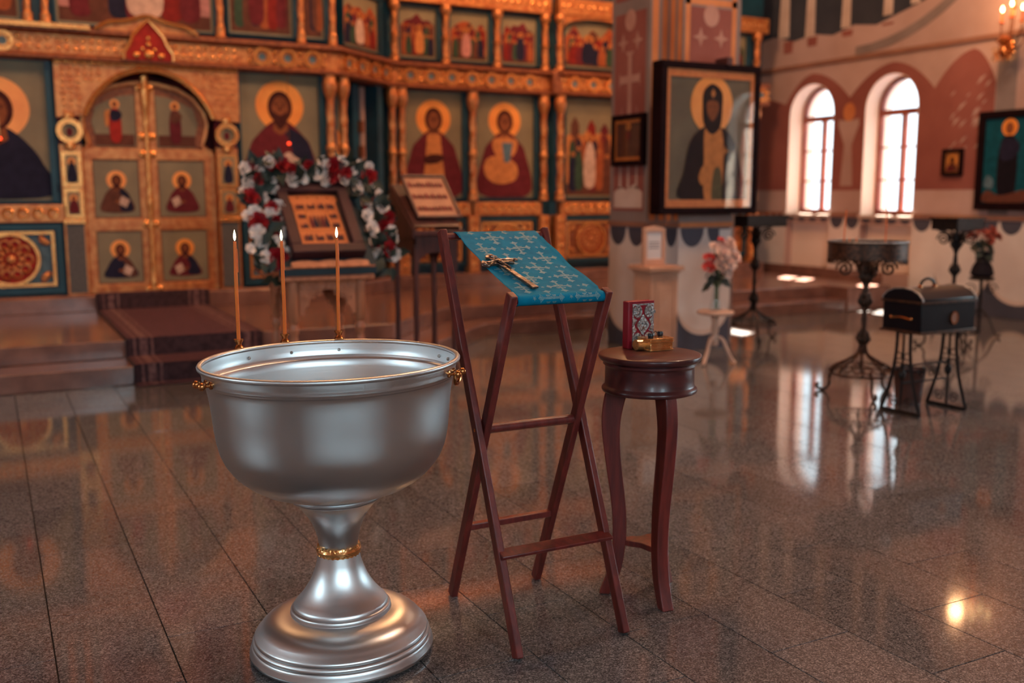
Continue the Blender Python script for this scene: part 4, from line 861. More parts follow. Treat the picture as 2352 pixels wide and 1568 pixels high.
rb, rf = Vector((0, yat(hA - .02), hA - .022)), Vector((0, ybt(hB - .02), hB - .022)); rad = .0165
def cloth_profile():
    out = []
    # wrap over the back rail, run down the slope with a slight sag, wrap round the front rail
    for k in range(6): a = R(-60 + 150 * k / 5); out.append((rb.y + rad * math.cos(a), rb.z + rad * math.sin(a)))
    a0 = (rb.y - .012, rb.z + rad); a1 = (rf.y + .004, rf.z + rad + .002)
    for k in range(1, 24):
        t = k / 24; out.append((a0[0] + (a1[0] - a0[0]) * t, a0[1] + (a1[1] - a0[1]) * t - .013 * math.sin(PI * t) ** 1.1))
    for k in range(7): a = R(80 + 190 * k / 6); out.append((rf.y + rad * 1.15 * math.cos(a), rf.z + rad * 1.15 * math.sin(a)))
    return out
CP = cloth_profile(); CLEN = [0]
for i in range(1, len(CP)): CLEN.append(CLEN[-1] + math.dist(CP[i], CP[i - 1]))
def cloth_pt(u, s, off=0.0):     # u across (0..1), s metres along from the back
    s = min(max(s, 0), CLEN[-1] - 1e-5)
    for i in range(1, len(CP)):
        if CLEN[i] >= s: break
    t = (s - CLEN[i - 1]) / (CLEN[i] - CLEN[i - 1]); y = CP[i - 1][0] + (CP[i][0] - CP[i - 1][0]) * t; z = CP[i - 1][1] + (CP[i][1] - CP[i - 1][1]) * t
    dy, dz = CP[i][0] - CP[i - 1][0], CP[i][1] - CP[i - 1][1]; L_ = math.hypot(dy, dz); ny, nz = dz / L_ * -1, dy / L_
    if i < 30 and nz < 0: ny, nz = -ny, -nz
    if i >= 30 or i < 6:
        c0 = rf if i >= 30 else rb; v = Vector((0, y - c0.y, z - c0.z)).normalized(); ny, nz = v.y, v.z
    e = min(u, 1 - u); rip = .0035 * math.sin(s * 26 + 5 * u) * math.sin(u * 9 + 1) * math.sin(PI * min(1, s / CLEN[-1])) ** 1 if 6 <= i < 30 else 0
    curl = .006 * max(0, 1 - e / .06) ** 2 * (1 if 7 < i < 29 else 0)
    edge = .0022 * math.sin(s * 34) * max(0, 1 - e / .1)
    return Vector((cx0 + (cx1 - cx0) * u + edge, y + ny * (off + rip + curl), z + nz * (off + rip + curl)))
nu, ns = 30, 70; P = [cloth_pt(i / nu, CLEN[-1] * j / ns) for j in range(ns + 1) for i in range(nu + 1)]
Fc = [(j * (nu + 1) + i, j * (nu + 1) + i + 1, (j + 1) * (nu + 1) + i + 1, (j + 1) * (nu + 1) + i) for j in range(ns) for i in range(nu)]
cl = MB().add(P, Fc).build('brocade_sling', CLOTH, lec, sharp=180)
sm = cl.modifiers.new('thickness', 'SOLIDIFY'); sm.thickness = .0016; sm.offset = -1
# woven pattern: flared crosses and sprigs of silver thread lying on the cloth
mb = MB(); CW = cx1 - cx0
def on_cloth(poly, cu, cs, off=.0012):
    pts = [(cu + a, cs + b) for a, b in poly]
    if any(p[0] < .006 or p[0] > CW - .006 or p[1] < .01 or p[1] > CLEN[-1] - .01 for p in pts): return
    c = cloth_pt(cu / CW, cs, off); b = len(mb.v); mb.v += [cloth_pt(p[0] / CW, p[1], off) for p in pts]; n = len(pts)
    ctr = (sum(p[0] for p in pts) / n, sum(p[1] for p in pts) / n); mb.v.append(cloth_pt(ctr[0] / CW, ctr[1], off))
    mb.f += [(b + i, b + (i + 1) % n, b + n) for i in range(n)]; mb.m += [0] * n
def rot2(poly, k):
    for _ in range(k): poly = [(-b, a) for a, b in poly]
    return poly
armp = [(-.0035, .006), (-.003, .026), (-.012, .033), (-.008, .036), (-.003, .038), (0, .046), (.003, .038), (.008, .036), (.012, .033), (.003, .026), (.0035, .006)]
stem_ = [(-.0042, .0), (-.0036, .030), (.0036, .030), (.0042, .0)]
head_ = [(0, .020), (-.0035, .029), (-.0165, .040), (-.008, .0415), (0, .050), (.008, .0415), (.0165, .040), (.0035, .029)]
sprig = [(0, .010), (-.003, .003), (-.010, .003), (-.004, -.002), (-.006, -.010), (0, -.004), (.006, -.010), (.004, -.002), (.010, .003), (.003, .003)]
pu, psz = .138, .078
for j in range(8):
    for i in range(-1, 4):
        cu = .055 + pu * i + (pu / 2 if j % 2 else 0); cs = .03 + psz * j
        for k in range(4): on_cloth(rot2(head_, k), cu, cs); on_cloth(rot2(stem_, k), cu, cs)
        for a in range(4):
            an = PI / 4 + PI / 2 * a
            on_cloth([(.016 * math.cos(an) + .008 * math.cos(g), .016 * math.sin(an) + .008 * math.sin(g)) for g in [2 * PI * q_ / 8 for q_ in range(8)]][:5], cu, cs)
        on_cloth([(a * .8, b * .8) for a, b in sprig], cu + .075, cs)
mb.build('woven_crosses', BROC, lec, sharp=180, kind='stuff')
# blessing cross lying on the cloth
Pc = lambda u, s, o=.0: cloth_pt(u, s, o)
head, foot = Pc(.115, .255, .009), Pc(.275, .52, .009)
ax = (foot - head).normalized(); nrm = (Pc(.3, .30) - Pc(.3, .36)).cross(Vector((1, 0, 0))).normalized(); nrm = nrm if nrm.z > 0 else -nrm
sd_ = nrm.cross(ax).normalized(); sd_ = sd_ if sd_.x > 0 else -sd_; Lc = (foot - head).length
crs = thing('altar_cross', 'ornate pewter hand cross lying on the turquoise brocade', 'cross', tuple(foot))
cf = Fr(head, sd_, nrm, -ax)
MB().prism(cf, [(-.013, -Lc), (.013, -Lc), (.0105, -Lc + .02), (.0095, -.09), (-.0095, -.09), (-.0105, -Lc + .02)], -.004, .004).build('shaft', PEWT, crs, bevel=.002)
lob = spl([(-.012, -.11), (-.014, -.085), (-.05, -.090), (-.062, -.098), (-.076, -.082), (-.080, -.072), (-.076, -.060), (-.062, -.046), (-.05, -.055), (-.016, -.056), (-.016, -.035), (-.026, -.022), (-.018, -.008), (0, .0), (.018, -.008), (.026, -.022), (.016, -.035), (.016, -.056), (.05, -.055), (.062, -.046), (.076, -.060), (.080, -.072), (.076, -.082), (.062, -.098), (.05, -.090), (.014, -.085), (.012, -.11)], 3)
lob = [(a_ * .85, b_ * .85) for a_, b_ in lob]
MB().prism(cf, lob, -.004, .005).build('cross_head', PEWT, crs, bevel=.0015)
mb = MB(); bs = Matrix((cf.r, cf.n, cf.u)).transposed()
mb.ball(cf.p(0, -.068, .010), .012, 10, 0, (.8, .5, 1.8), bs); mb.ball(cf.p(0, -.045, .012), .006, 8); mb.tube([cf.p(-.055, -.068, .009), cf.p(0, -.062, .012), cf.p(.055, -.068, .009)], .0035, 6); mb.tube([cf.p(0, -.08, .010), cf.p(0, -.13, .010)], .004, 6)
for u, v in ((-.066, -.072), (.066, -.072), (0, -.02)): mb.ball(cf.p(u, v, .008), .009, 8, 0, (1, .6, 1), bs)
mb.build('relief_figure', PEWT, crs)

# ------------------------------------------------------------------ round table with book and gilt box
tx, ty, tz = 2.120, 2.952, .926
tb = thing('side_table', 'small round dark wooden table on curved legs right of lectern', 'table', (tx, ty, 0))
MB().lathe([(0, tz - .028), (.166, tz - .028), (.176, tz - .026), (.185, tz - .018), (.1885, tz - .009), (.187, tz - .003), (.182, tz), (0, tz)], (tx, ty, 0), 64).build('table_top', WOODT, tb, sharp=50)
MB().lathe([(0, tz - .030), (.166, tz - .029), (.171, tz - .038), (.164, tz - .044), (.1625, tz - .050), (.163, tz - .112), (.166, tz - .118), (.173, tz - .124), (.175, tz - .131), (.172, tz - .138), (.164, tz - .141), (0, tz - .141)], (tx, ty, 0), 64).build('apron', WOODT, tb, sharp=50)
def cab_leg(fx_, fy_):
    d = Vector((fx_ - tx, fy_ - ty, 0)); L_ = d.length; d.normalize(); z1 = tz - .135
    # (radius from centre, height, depth of the board)
    rz = [(.116, z1, .082), (.128, z1 - .05, .078), (.137, z1 - .12, .070), (.135, z1 - .20, .062), (.124, z1 - .30, .056), (.110, z1 - .40, .053), (.101, z1 - .50, .051), (.102, z1 - .60, .050), (.118, z1 - .70, .048), (L_ + .004, .0, .040)]
    side = Vector((-d.y, d.x, 0)) * .0235; prof = []
    pa = spl3([Vector((a + c_ / 2, b, 0)) for a, b, c_ in rz], 4); pb = spl3([Vector((a - c_ / 2, b, 0)) for a, b, c_ in rz], 4)
    P = []; O = Vector((tx, ty, 0))
    for a, b in zip(pa, pb):
        for (r_, s_) in ((a.x, 1), (a.x, -1), (b.x, -1), (b.x, 1)): P.append(O + d * r_ + Vector((0, 0, a.y)) + side * s_)
    n = len(pa); Fc = [(0, 1, 2, 3), ((n - 1) * 4 + 3, (n - 1) * 4 + 2, (n - 1) * 4 + 1, (n - 1) * 4)]
    for i in range(n - 1):
        for k in range(4): Fc.append((i * 4 + k, (i + 1) * 4 + k, (i + 1) * 4 + (k + 1) % 4, i * 4 + (k + 1) % 4))
    return MB().add(P, Fc).build('leg', WOODR, tb, bevel=.004, sharp=30)
FEET = [(tx + .150 * math.cos(R(a)), ty + .150 * math.sin(R(a))) for a in (264, 144, 24)]
for a in FEET: cab_leg(*a)
# stretcher: concave sided shelf between the legs
sp = []
for k in range(3):
    a = R((24, 144, 264)[k]); b = R((144, 264, 384)[k])
    for t in range(8): g = a + (b - a) * t / 8; rr = .105 - .060 * math.sin(PI * t / 8); sp.append((rr * math.cos(g), rr * math.sin(g)))
MB().prism(Fr((tx, ty, .205), (1, 0, 0), (0, 0, 1), (0, 1, 0)), sp, -.011, .011).build('stretcher', WOODR, tb, bevel=.003)
# book
bk = thing('gospel_book', 'red leather book with silver cover plates standing on round table', 'book', tuple(pZ(1466, 797, tz)), (0, 0, R(3)))
bwid, bh, bth = .118, .178, .036
bl = MB(); bl.box(-bwid / 2 + .004, bwid / 2 - .004, -bth / 2 + .004, bth / 2 - .004, .004, bh - .004); bl.build('page_block', PAPER, bk, local=True)
for y in (-bth / 2, bth / 2 - .004): MB().box(-bwid / 2, bwid / 2, y, y + .004, 0, bh).build('cover', REDB, bk, local=True, bevel=.0015)
MB().box(-bwid / 2 - .004, -bwid / 2 + .002, -bth / 2, bth / 2, 0, bh).build('spine', REDB, bk, local=True, bevel=.003)
MB().box(-bwid / 2, bwid / 2 - .004, -bth / 2 + .003, bth / 2 - .003, bh - .004, bh - .0015).build('top_edge', REDB, bk, local=True)
BF = Fr((0, -bth / 2, 0), (1, 0, 0), (0, -1, 0)); uw, u_c = .050, .005
for (a, b, c_, d_) in ((-uw, uw, .006, .012), (-uw, uw, bh - .016, bh - .010), (-uw, -uw + .006, .012, bh - .016), (uw - .006, uw, .012, bh - .016)): MB().fbox(BF, a + u_c, b + u_c, c_, d_, 0, .0025).build('plate_border', SILV, bk, local=True)
cvz = bh / 2 - .002
for su in (-1, 1):
    for sv in (-1, 1):
        m_ = MB(); cu, cv = u_c + su * .026, cvz + sv * .052; m_.prism(BF, oval(cu, cv, .020, .024, 20), 0, .002); m_.ring(BF, cu, cv, .020, .0165, .002, .0042, 0, 20, 1.2); m_.ball(BF.p(cu, cv + .006, .002), .005, 8); m_.ball(BF.p(cu, cv - .006, .002), .009, 8, 0, (1, .4, 1)); m_.build('corner_medallion', SILV, bk, local=True)
m_ = MB(); m_.prism(BF, spl([(u_c, cvz + .040), (u_c + .014, cvz + .022), (u_c + .030, cvz), (u_c + .014, cvz - .022), (u_c, cvz - .040), (u_c - .014, cvz - .022), (u_c - .030, cvz), (u_c - .014, cvz + .022)], 3), 0, .003); m_.ring(BF, u_c, cvz, .019, .0155, .003, .0055, 0, 20, 1.15); m_.ball(BF.p(u_c, cvz + .008, .003), .0055, 8); m_.ball(BF.p(u_c, cvz - .005, .003), .010, 8, 0, (.8, .4, 1)); m_.build('centre_medallion', SILV, bk, local=True)
for su in (-1, 1):
    MB().prism(BF, [(u_c + su * .046, cvz + .03), (u_c + su * .040, cvz + .028), (u_c + su * .028, cvz + .02), (u_c + su * .040, cvz), (u_c + su * .028, cvz - .02), (u_c + su * .040, cvz - .028), (u_c + su * .046, cvz - .03)], 0, .0018).build('side_plate', SILV, bk, local=True)
for z in (.045, .135): MB().box(bwid / 2 - .002, bwid / 2 + .006, -bth / 2 - .001, bth / 2 + .001, z - .006, z + .006).ball((bwid / 2 + .007, 0, z), .005, 8).build('clasp', SILV, bk, local=True)
# gilt box
gb = thing('gilt_box', 'small polished gold box with dark knobs before the red book', 'box', tuple(pZ(1505, 802, tz)), (0, 0, R(0)))
bx_, by_ = .052, .042
MB().box(-bx_, bx_, -by_, by_, 0, .006).box(-bx_ * .96, bx_ * .96, -by_ * .96, by_ * .96, .006, .026).box(-bx_, bx_, -by_, by_, .026, .030).build('box_body', GOLDBOX, gb, local=True, bevel=.0012)
MB().box(-bx_ * 1.03, bx_ * 1.03, -by_ * 1.03, by_ * 1.03, .031, .035).box(-bx_ * .98, bx_ * .98, -by_ * .98, by_ * .98, .035, .043).box(-bx_ * 1.01, bx_ * 1.01, -by_ * 1.01, by_ * 1.01, .043, .0465).build('lid', GOLDBOX, gb, local=True, bevel=.0012)
for x, y in ((-.03, -.012), (.036, .02)): MB().lathe([(0, .0465), (.010, .0465), (.0115, .050), (.0115, .060), (.0095, .0635), (0, .064)], (x, y, 0), 16).build('bottle_cap', BLK, gb, local=True)
MB().torus((.012, .018, .055), .010, .0022, 16, 6, 0, (1, .3, 0), (0, 0, 1)).build('lid_ring', PEWT, gb, local=True)
MB().ball((bx_ * .72, -by_, .010), .0035, 8).build('front_stud', GOLDBOX, gb, local=True)
MB().tube([(-bx_ - .030, .01, .021), (-bx_ + .004, .01, .021)], .020, 20).build('side_drum', GOLDBOX, gb, local=True)
# ------------------------------------------------------------------ carved wooden icon stand with flower garland
A1 = thing('icon_stand', 'carved pale wooden icon stand on turned legs under the flower garland', 'icon stand', (2.27, 7.6, 0))
ax0, ax1, ay0, ay1 = 1.96, 2.56, 7.30, 7.90
def turned_leg(x, y, h, parent, m, s=1.0):
    MB().lathe([(0, 0), (.030 * s, 0), (.036 * s, .03), (.030 * s, .06), (.022 * s, .08), (.034 * s, .11), (.034 * s, .16), (.024 * s, .19), (.036 * s, .25), (.040 * s, .33), (.034 * s, .40), (.024 * s, .44), (.036 * s, .47), (.036 * s, .50), (.026 * s, .53), (.044 * s, .56), (.044 * s, h), (0, h)], (x, y, 0), 16).build('leg', m, parent)
for x in (ax0 + .04, ax1 - .04):
    for y in (ay0 + .04, ay1 - .04): turned_leg(x, y, .86, A1, WOODL)
MB().box(ax0 - .06, ax1 + .06, ay0 - .04, ay1 + .04, .86, .895).build('shelf_board', WOODL, A1, bevel=.008)
for (fr, a, b) in ((FY(ay0 + .02), ax0 + .08, ax1 - .08), (FY(ay1 - .02), ax0 + .08, ax1 - .08), (FX(ax0 + .02), -ay1 + .08, -ay0 - .08), (FX(ax1 - .02), -ay1 + .08, -ay0 - .08)):
    c = (a + b) / 2; hw = (b - a) / 2
    MB().prism(fr, [(a, .60), (a, .86), (b, .86), (b, .60), (b - .03, .60), (b - .05, .66)] + [(c + (hw - .07) * math.cos(PI * k / 12), .67 + .12 * math.sin(PI * k / 12)) for k in range(13)] + [(a + .05, .66), (a + .03, .60)], -.012, .012).build('apron_arch', WOODL, A1)
    mb = MB()
    for k in range(9):
        u = a + (b - a) * (k + .5) / 9; mb.torus(fr.p(u, .825, .014), .022, .008, 10, 5, 0, fr.r, fr.u)
    for sg in (-1, 1):
        for k in range(3): mb.tube(scroll(fr.p(c + sg * (hw - .05 - .05 * k), .76 - .02 * (2 - k), .014), fr.r, fr.u, .028, 1.2, 12, sg), .006, 5)
    mb.build('apron_fretwork', WOODL, A1, kind='stuff')
# sloping desk
yF, zF, yB, zB = 7.30, .955, 7.92, 1.585
sl = Vector((0, yB - yF, zB - zF)); SLn = Vector((0, -sl.z, sl.y)).normalized(); SF = Fr((2.285, yF, zF), (1, 0, 0), SLn, sl)
for sg in (-1, 1):
    sidef = FX(2.285 + sg * .33)
    MB().prism(sidef, [(-yF + .0, .895), (-yF, zF), (-yB, zB), (-yB, .895)], -.012, .012).build('side_panel', WOODL, A1)
MB().fbox(SF, -.36, .36, 0, sl.length, -.02, 0).build('sloping_top', WOODL, A1, bevel=.005)
MB().prism(SF, [(-.30, -.02), (-.30, .03)] + [(-.30 + .60 * k / 24, .035 + .018 * abs(math.sin(PI * 3 * k / 24))) for k in range(25)] + [(.30, .03), (.30, -.02)], .0, .03).build('scalloped_ledge', WOODL, A1)
TEALD = M('dark_teal_cloth', (6, 40, 52), .7, 0, (4, 32, 44), 8)
dc = thing('desk_cloth', 'dark teal cloth spread under the framed icon on the carved stand', 'cloth', tuple(SF.p(0, 0, .002)))
MB().fbox(SF, -.37, .37, .012, sl.length * .98, .001, .005).build('cloth', TEALD, dc)
MB().box(1.885, 2.635, yF - .045, yF - .040, .90, .952).build('cloth_fall', TEALD, dc)
# framed icon
ic = thing('framed_icon', 'dark framed copper feast icon inside the red and white garland', 'icon', tuple(SF.p(0, .1, .006)))
i0, i1, j0, j1 = -.285, .285, .075, .80
for a, b, c, d in ((i0, i1, j0, j0 + .085), (i0, i1, j1 - .085, j1), (i0, i0 + .085, j0 + .085, j1 - .085), (i1 - .085, i1, j0 + .085, j1 - .085)): MB().fbox(SF, a, b, c, d, .006, .10).build('frame_side', M('plum_wood', (66, 34, 38), .5, 0, (52, 26, 30), 6, spec=.3), ic, bevel=.008)
MB().fbox(SF, i0 + .07, i1 - .07, j0 + .07, j1 - .07, .006, .045).build('liner', WOODD, ic)
MB().prism(SF, [(-.18, .19), (-.15, .175), (.15, .175), (.18, .19), (.175, .62), (.20, .66), (.19, .70), (.0, .715), (-.19, .70), (-.20, .66), (-.175, .62)], .045, .052).build('copper_print', COPPER, ic)
mb = MB(); r_ = random.Random(3)
for j, (v, hgt) in enumerate(((.555, .065), (.455, .055), (.355, .055), (.225, .075))):
    cells = [(-.155, -.085), (-.065, .0), (.02, .075), (.09, .155)] if j in (0, 3) else [(-.155, -.095), (.095, .155)]
    for a, b in cells:
        for k in range(4): u = a + (b - a) * (k + .5) / 4; h_ = hgt * (.6 + .4 * r_.random()); mb.flat(SF, spl([(u - .008, v), (u - .009, v + h_ * .6), (u, v + h_), (u + .009, v + h_ * .6), (u + .008, v)], 3), .054 + .0004 * k, k % 3)
for k in range(5): u = -.06 + .03 * k; mb.flat(SF, spl([(u - .012, .36), (u - .014, .42), (u, .49), (u + .014, .42), (u + .012, .36)], 3), .054 + .0004 * k, (k + 1) % 3)
mb.build('printed_scenes', [P_BRN, P_MAR, P_NAVY], ic)
mb = MB()
for a, b, c, d in ((-.17, .17, .535, .541), (-.17, .17, .33, .336), (-.088, -.082, .336, .535), (.082, .088, .336, .535)): mb.fbox(SF, a, b, c, d, .052, .0535)
for k in range(4): mb.flat(SF, star(-.12 + .08 * k, .672, .012), .0545)
mb.build('gilt_lines', GOLDB, ic)
MB().fbox(SF, i0 + .085, i1 - .085, j0 + .085, j1 - .085, .062, .065).build('glazing', GLASS, ic)
# garland
ga = thing('flower_garland', 'arched garland of red roses, white flowers and dark leaves round framed icon', 'garland', tuple(pY(720, 390, 7.75)))
def gp(zx, zy, dy=0.0):   # point of the garland from the close view of the photo: an arch standing behind the icon, its foot nearer
    px, py = 500 + zx / 4.752, 330 + zy / 4.752; yy = 7.84 - max(0, (py - 420)) * .0022 + dy; return pY(px, py, yy)
def rose_mb(r, n_in, m=0, seedv=0):
    g = random.Random(seedv); mb = MB()
    for ring_, (cnt, rad, lift, tilt, sz) in enumerate(((4, .10, .60, 1.15, .42), (5, .34, .45, .75, .52), (7, .62, .22, .38, .56))[:n_in]):
        for k in range(cnt):
            a = 2 * PI * (k + .4 * ring_) / cnt + g.random() * .2; o = Vector((math.cos(a), math.sin(a), 0)); sd = Vector((-o.y, o.x, 0)); up = Vector((0, 0, 1))
            dir_ = (o * math.cos(tilt) + up * math.sin(tilt)); P = []
            for v in (0, .55, 1.0):
                for u in (-1, 0, 1):
                    wv = (.45, 1.0, .62)[int(v * 2 + .01)] if v != .55 else 1.0
                    P.append((o * rad * .55 + up * lift * .5 + dir_ * v * sz + sd * u * wv * sz * .62 - (o * .12 * sz * abs(u)) + up * (.12 * sz * abs(u))) * r)
            mb.add(P, [(0, 1, 4, 3), (1, 2, 5, 4), (3, 4, 7, 6), (4, 5, 8, 7)], m)
    mb.ball((0, 0, .32 * r), .20 * r, 6, m)
    return mb
def leaf_mb(l, wd): return MB().add([(0, 0, 0), (l * .45, wd, .12 * l), (l * .5, 0, .05 * l), (l * .45, -wd, .12 * l), (l, 0, -.05 * l)], [(0, 2, 1), (0, 3, 2), (1, 2, 4), (2, 3, 4)])
protos = {}
def place(key, maker, name, mat, parent, P, nrm_, spin, s=1.0):
    q_ = Vector((0, 0, 1)).rotation_difference(Vector(nrm_).normalized())
    if key not in protos: o = maker().build(name, mat, parent, local=True, sharp=60); protos[key] = o
    else: o = protos[key].copy(); C.objects.link(o); o.parent = parent
    o.location = Vector(P) - parent.location; o.rotation_mode = 'QUATERNION'; o.rotation_quaternion = q_ @ Matrix.Rotation(spin, 3, 'Z').to_quaternion(); o.scale = (s, s, s)
RED_ = [(690, 235, 1.25), (430, 385, 1.05), (355, 590, 1.25), (440, 860, 1.35), (650, 1255, 1.5), (590, 700, .9), (640, 830, .75), (825, 290, .95), (770, 270, .9), (880, 335, .8), (990, 240, .8), (1265, 245, 1.3), (1270, 320, 1.2), (1400, 320, .9), (1640, 370, 1.35), (1840, 810, 1.2), (1790, 890, 1.0), (1800, 1060, 1.2), (1850, 1150, 1.3), (1720, 1120, .9), (1700, 620, .7), (375, 245, .7), (560, 250, .7), (640, 1010, .7), (1600, 720, .6), (1240, 380, .8)]
WHT_ = [(280, 280, 1.2), (430, 290, 1.1), (570, 205, 1.0), (320, 400, 1.3), (300, 490, 1.2), (270, 540, .9), (800, 385, 1.35), (930, 310, .9), (930, 380, .9), (1160, 210, 1.0), (1170, 270, .9), (1160, 390, 1.2), (1355, 205, .95), (1355, 385, 1.2), (1640, 250, .85), (1540, 220, .7), (1520, 480, 1.2), (1640, 470, .9), (1740, 570, 1.1), (1640, 670, 1.0), (1780, 690, 1.3), (1630, 790, 1.1), (1670, 930, 1.3), (1890, 1040, 1.2), (1690, 1070, .9), (1740, 1190, .9), (1920, 1200, 1.2), (1890, 950, .9), (600, 400, .7), (610, 490, .8), (660, 700, 1.2), (400, 750, 1.1), (330, 800, 1.0), (570, 780, 1.1), (710, 860, .9), (710, 970, 1.1), (440, 970, 1.2), (470, 1060, 1.0), (620, 1110, 1.4), (800, 1210, 1.2), (530, 1250, 1.1), (1060, 290, .7), (1080, 370, .7), (490, 530, .7), (510, 600, .7), (1480, 300, .7), (350, 1150, .8), (560, 1180, .7)]
rg = random.Random(5)
for k, (x, y, s) in enumerate(RED_): place('rose%d' % (k % 2), lambda: rose_mb(.074, 3, 0, k), 'red_rose', RED1, ga, gp(x, y, -.06 - .02 * rg.random()), (rg.uniform(-.5, .6), -1, rg.uniform(-.2, .6)), rg.random() * 6, s * .95)
for k, (x, y, s) in enumerate(WHT_): place('white%d' % (k % 2), lambda: rose_mb(.066, 3, 0, 30 + k), 'white_flower', WHT1, ga, gp(x, y, -.05 - .02 * rg.random()), (rg.uniform(-.6, .7), -1, rg.uniform(-.3, .6)), rg.random() * 6, s * .95)
path = [(560, 1400), (560, 1180), (500, 1000), (480, 850), (430, 650), (400, 470), (430, 330), (600, 270), (800, 290), (1000, 310), (1200, 300), (1400, 290), (1560, 330), (1620, 470), (1680, 620), (1720, 800), (1760, 950), (1800, 1120), (1850, 1260)]
pth = spl(path, 12, False)
MB().tube([gp(x, y, .02) for x, y in pth[::3]], .018, 6).build('garland_hoop', LEAF, ga)
for k in range(290):
    x, y = pth[rg.randrange(len(pth))]; x += rg.gauss(0, 70); y += rg.gauss(0, 62)
    place('leaf%d' % (k % 3), lambda: leaf_mb(.125, .036), 'leaf', LEAF, ga, gp(x, y, (-.01 - .03 * rg.random()) if k % 3 else -.085), (rg.uniform(-.7, .7), -1, rg.uniform(-.7, .7)), rg.random() * 6.28, .7 + .6 * rg.random())
# ------------------------------------------------------------------ second lectern with framed text
A2 = thing('standing_lectern', 'tall dark wooden lectern with thin legs behind the silver font', 'lectern', (3.3, 7.8, 0))
bx0, bx1, by0, by1 = 3.07, 3.44, 7.55, 8.00
for x in (bx0 + .015, bx1 - .015):
    for y in (by0 + .015, by1 - .015): MB().box(x - .018, x + .018, y - .018, y + .018, .0, 1.1).build('leg', WOODD, A2, bevel=.004)
MB().box(bx0 - .03, bx1 + .03, by0 - .03, by1 + .03, .12, .16).build('foot_board', WOODD, A2, bevel=.005)
for (fr, a, b) in ((FY(by0), bx0, bx1), (FX(bx0), -by1, -by0), (FX(bx1), -by1, -by0), (FY(by1), bx0, bx1)):
    c = (a + b) / 2; hw = (b - a) / 2
    MB().prism(fr, [(a, .90), (a, 1.18), (b, 1.18), (b, .90), (b - .035, .90)] + [(c + (hw - .035) * math.cos(PI * k / 10), .93 + .10 * math.sin(PI * k / 10)) for k in range(1, 10)] + [(a + .035, .90)], -.012, .0).build('arched_apron', WOODD, A2)
for sg, x in ((-1, bx0 - .02), (1, bx1 + .02)): MB().prism(FX(x), [(-by0 + .05, 1.15), (-by0 + .05, 1.22), (-by1 - .02, 1.56), (-by1 - .02, 1.15)], -.012, .012).build('cheek', WOODD, A2)
MB().box(bx0 - .03, bx1 + .05, by0 - .06, by0 + .03, 1.17, 1.21).build('front_ledge', WOODD, A2, bevel=.005)
s2 = Vector((0, by1 - by0 + .07, .34)); S2 = Fr((3.255, by0 - .05, 1.245), (1, 0, 0), Vector((0, -s2.z, s2.y)), s2)
MB().fbox(S2, -.20, .20, 0, s2.length, -.02, 0).build('sloping_top', WOODD, A2)
fp = thing('framed_text', 'framed sheet with three lines of pictures leaning on dark lectern', 'picture', tuple(S2.p(0, .06, 0)))
s3 = pY(1022, 404, 8.0) - pY(1060, 500, 7.62); s3.x = 0; S3 = Fr(S2.p(.045, .08, .012), (1, 0, 0), Vector((0, -s3.z, s3.y)), s3); w3, h3 = .20, s3.length
for a, b, c, d in ((-w3, w3, 0, .025), (-w3, w3, h3 - .025, h3), (-w3, -w3 + .022, .025, h3 - .025), (w3 - .022, w3, .025, h3 - .025)): MB().fbox(S3, a, b, c, d, 0, .025).build('frame_side', WOODD, fp, bevel=.004)
MB().fbox(S3, -w3 + .015, w3 - .015, .015, h3 - .015, 0, .010).build('sheet', SEPIA, fp)
mb = MB(); r_ = random.Random(12)
for v in (.17, .45, .72):
    for k in range(11):
        u = -w3 + .05 + k * (2 * w3 - .1) / 10.5; hh = h3 * (.09 + .05 * r_.random()); mb.flat(S3, spl([(u - .010, v * h3), (u - .011, v * h3 + hh * .6), (u, v * h3 + hh), (u + .012, v * h3 + hh * .6), (u + .011, v * h3)], 3), .0125, k % 2)
mb.build('printed_rows', [P_MAR, P_BRN], fp, kind='stuff')
# ------------------------------------------------------------------ icons on the pier
ICG = M('icon_border_gold', (216, 124, 58), .45, .1, (200, 106, 46), 30, .2, 140)
def box_icon(fr, u0, u1, z0, z1, dep, fwid, label, cat, fmat, inner, fn, gold=None, name='framed_icon', glass_=True):
    t = thing(name, label, cat, tuple(fr.p((u0 + u1) / 2, z0, 0)))
    for a, b, c, d in ((u0, u1, z0, z0 + fwid), (u0, u1, z1 - fwid, z1), (u0, u0 + fwid, z0 + fwid, z1 - fwid), (u1 - fwid, u1, z0 + fwid, z1 - fwid)): MB().fbox(fr, a, b, c, d, .004, dep).build('frame_side', fmat, t, bevel=.006)
    pd = dep - .028
    MB().fbox(fr, u0 + fwid * .6, u1 - fwid * .6, z0 + fwid * .6, z1 - fwid * .6, .004, pd).build('panel', inner, t)
    if gold:
        g0 = fwid - .012
        for a, b, c, d in ((u0 + g0, u1 - g0, z0 + g0, z0 + g0 + gold * 1.5), (u0 + g0, u1 - g0, z1 - g0 - gold * 1.5, z1 - g0), (u0 + g0, u0 + g0 + gold, z0 + g0 + gold * 1.5, z1 - g0 - gold * 1.5), (u1 - g0 - gold, u1 - g0, z0 + g0 + gold * 1.5, z1 - g0 - gold * 1.5)): MB().fbox(fr, a, b, c, d, pd, pd + .012).build('gold_border', ICG, t)
    f2 = Fr(fr.p(0, 0, pd), fr.r, fr.n); fn(f2, (u0 + u1) / 2, z0, z1, u1 - u0, t)
    if glass_: MB().fbox(fr, u0 + fwid * .7, u1 - fwid * .7, z0 + fwid * .7, z1 - fwid * .7, dep - .010, dep - .007).build('glazing', GLASS, t)
    return t
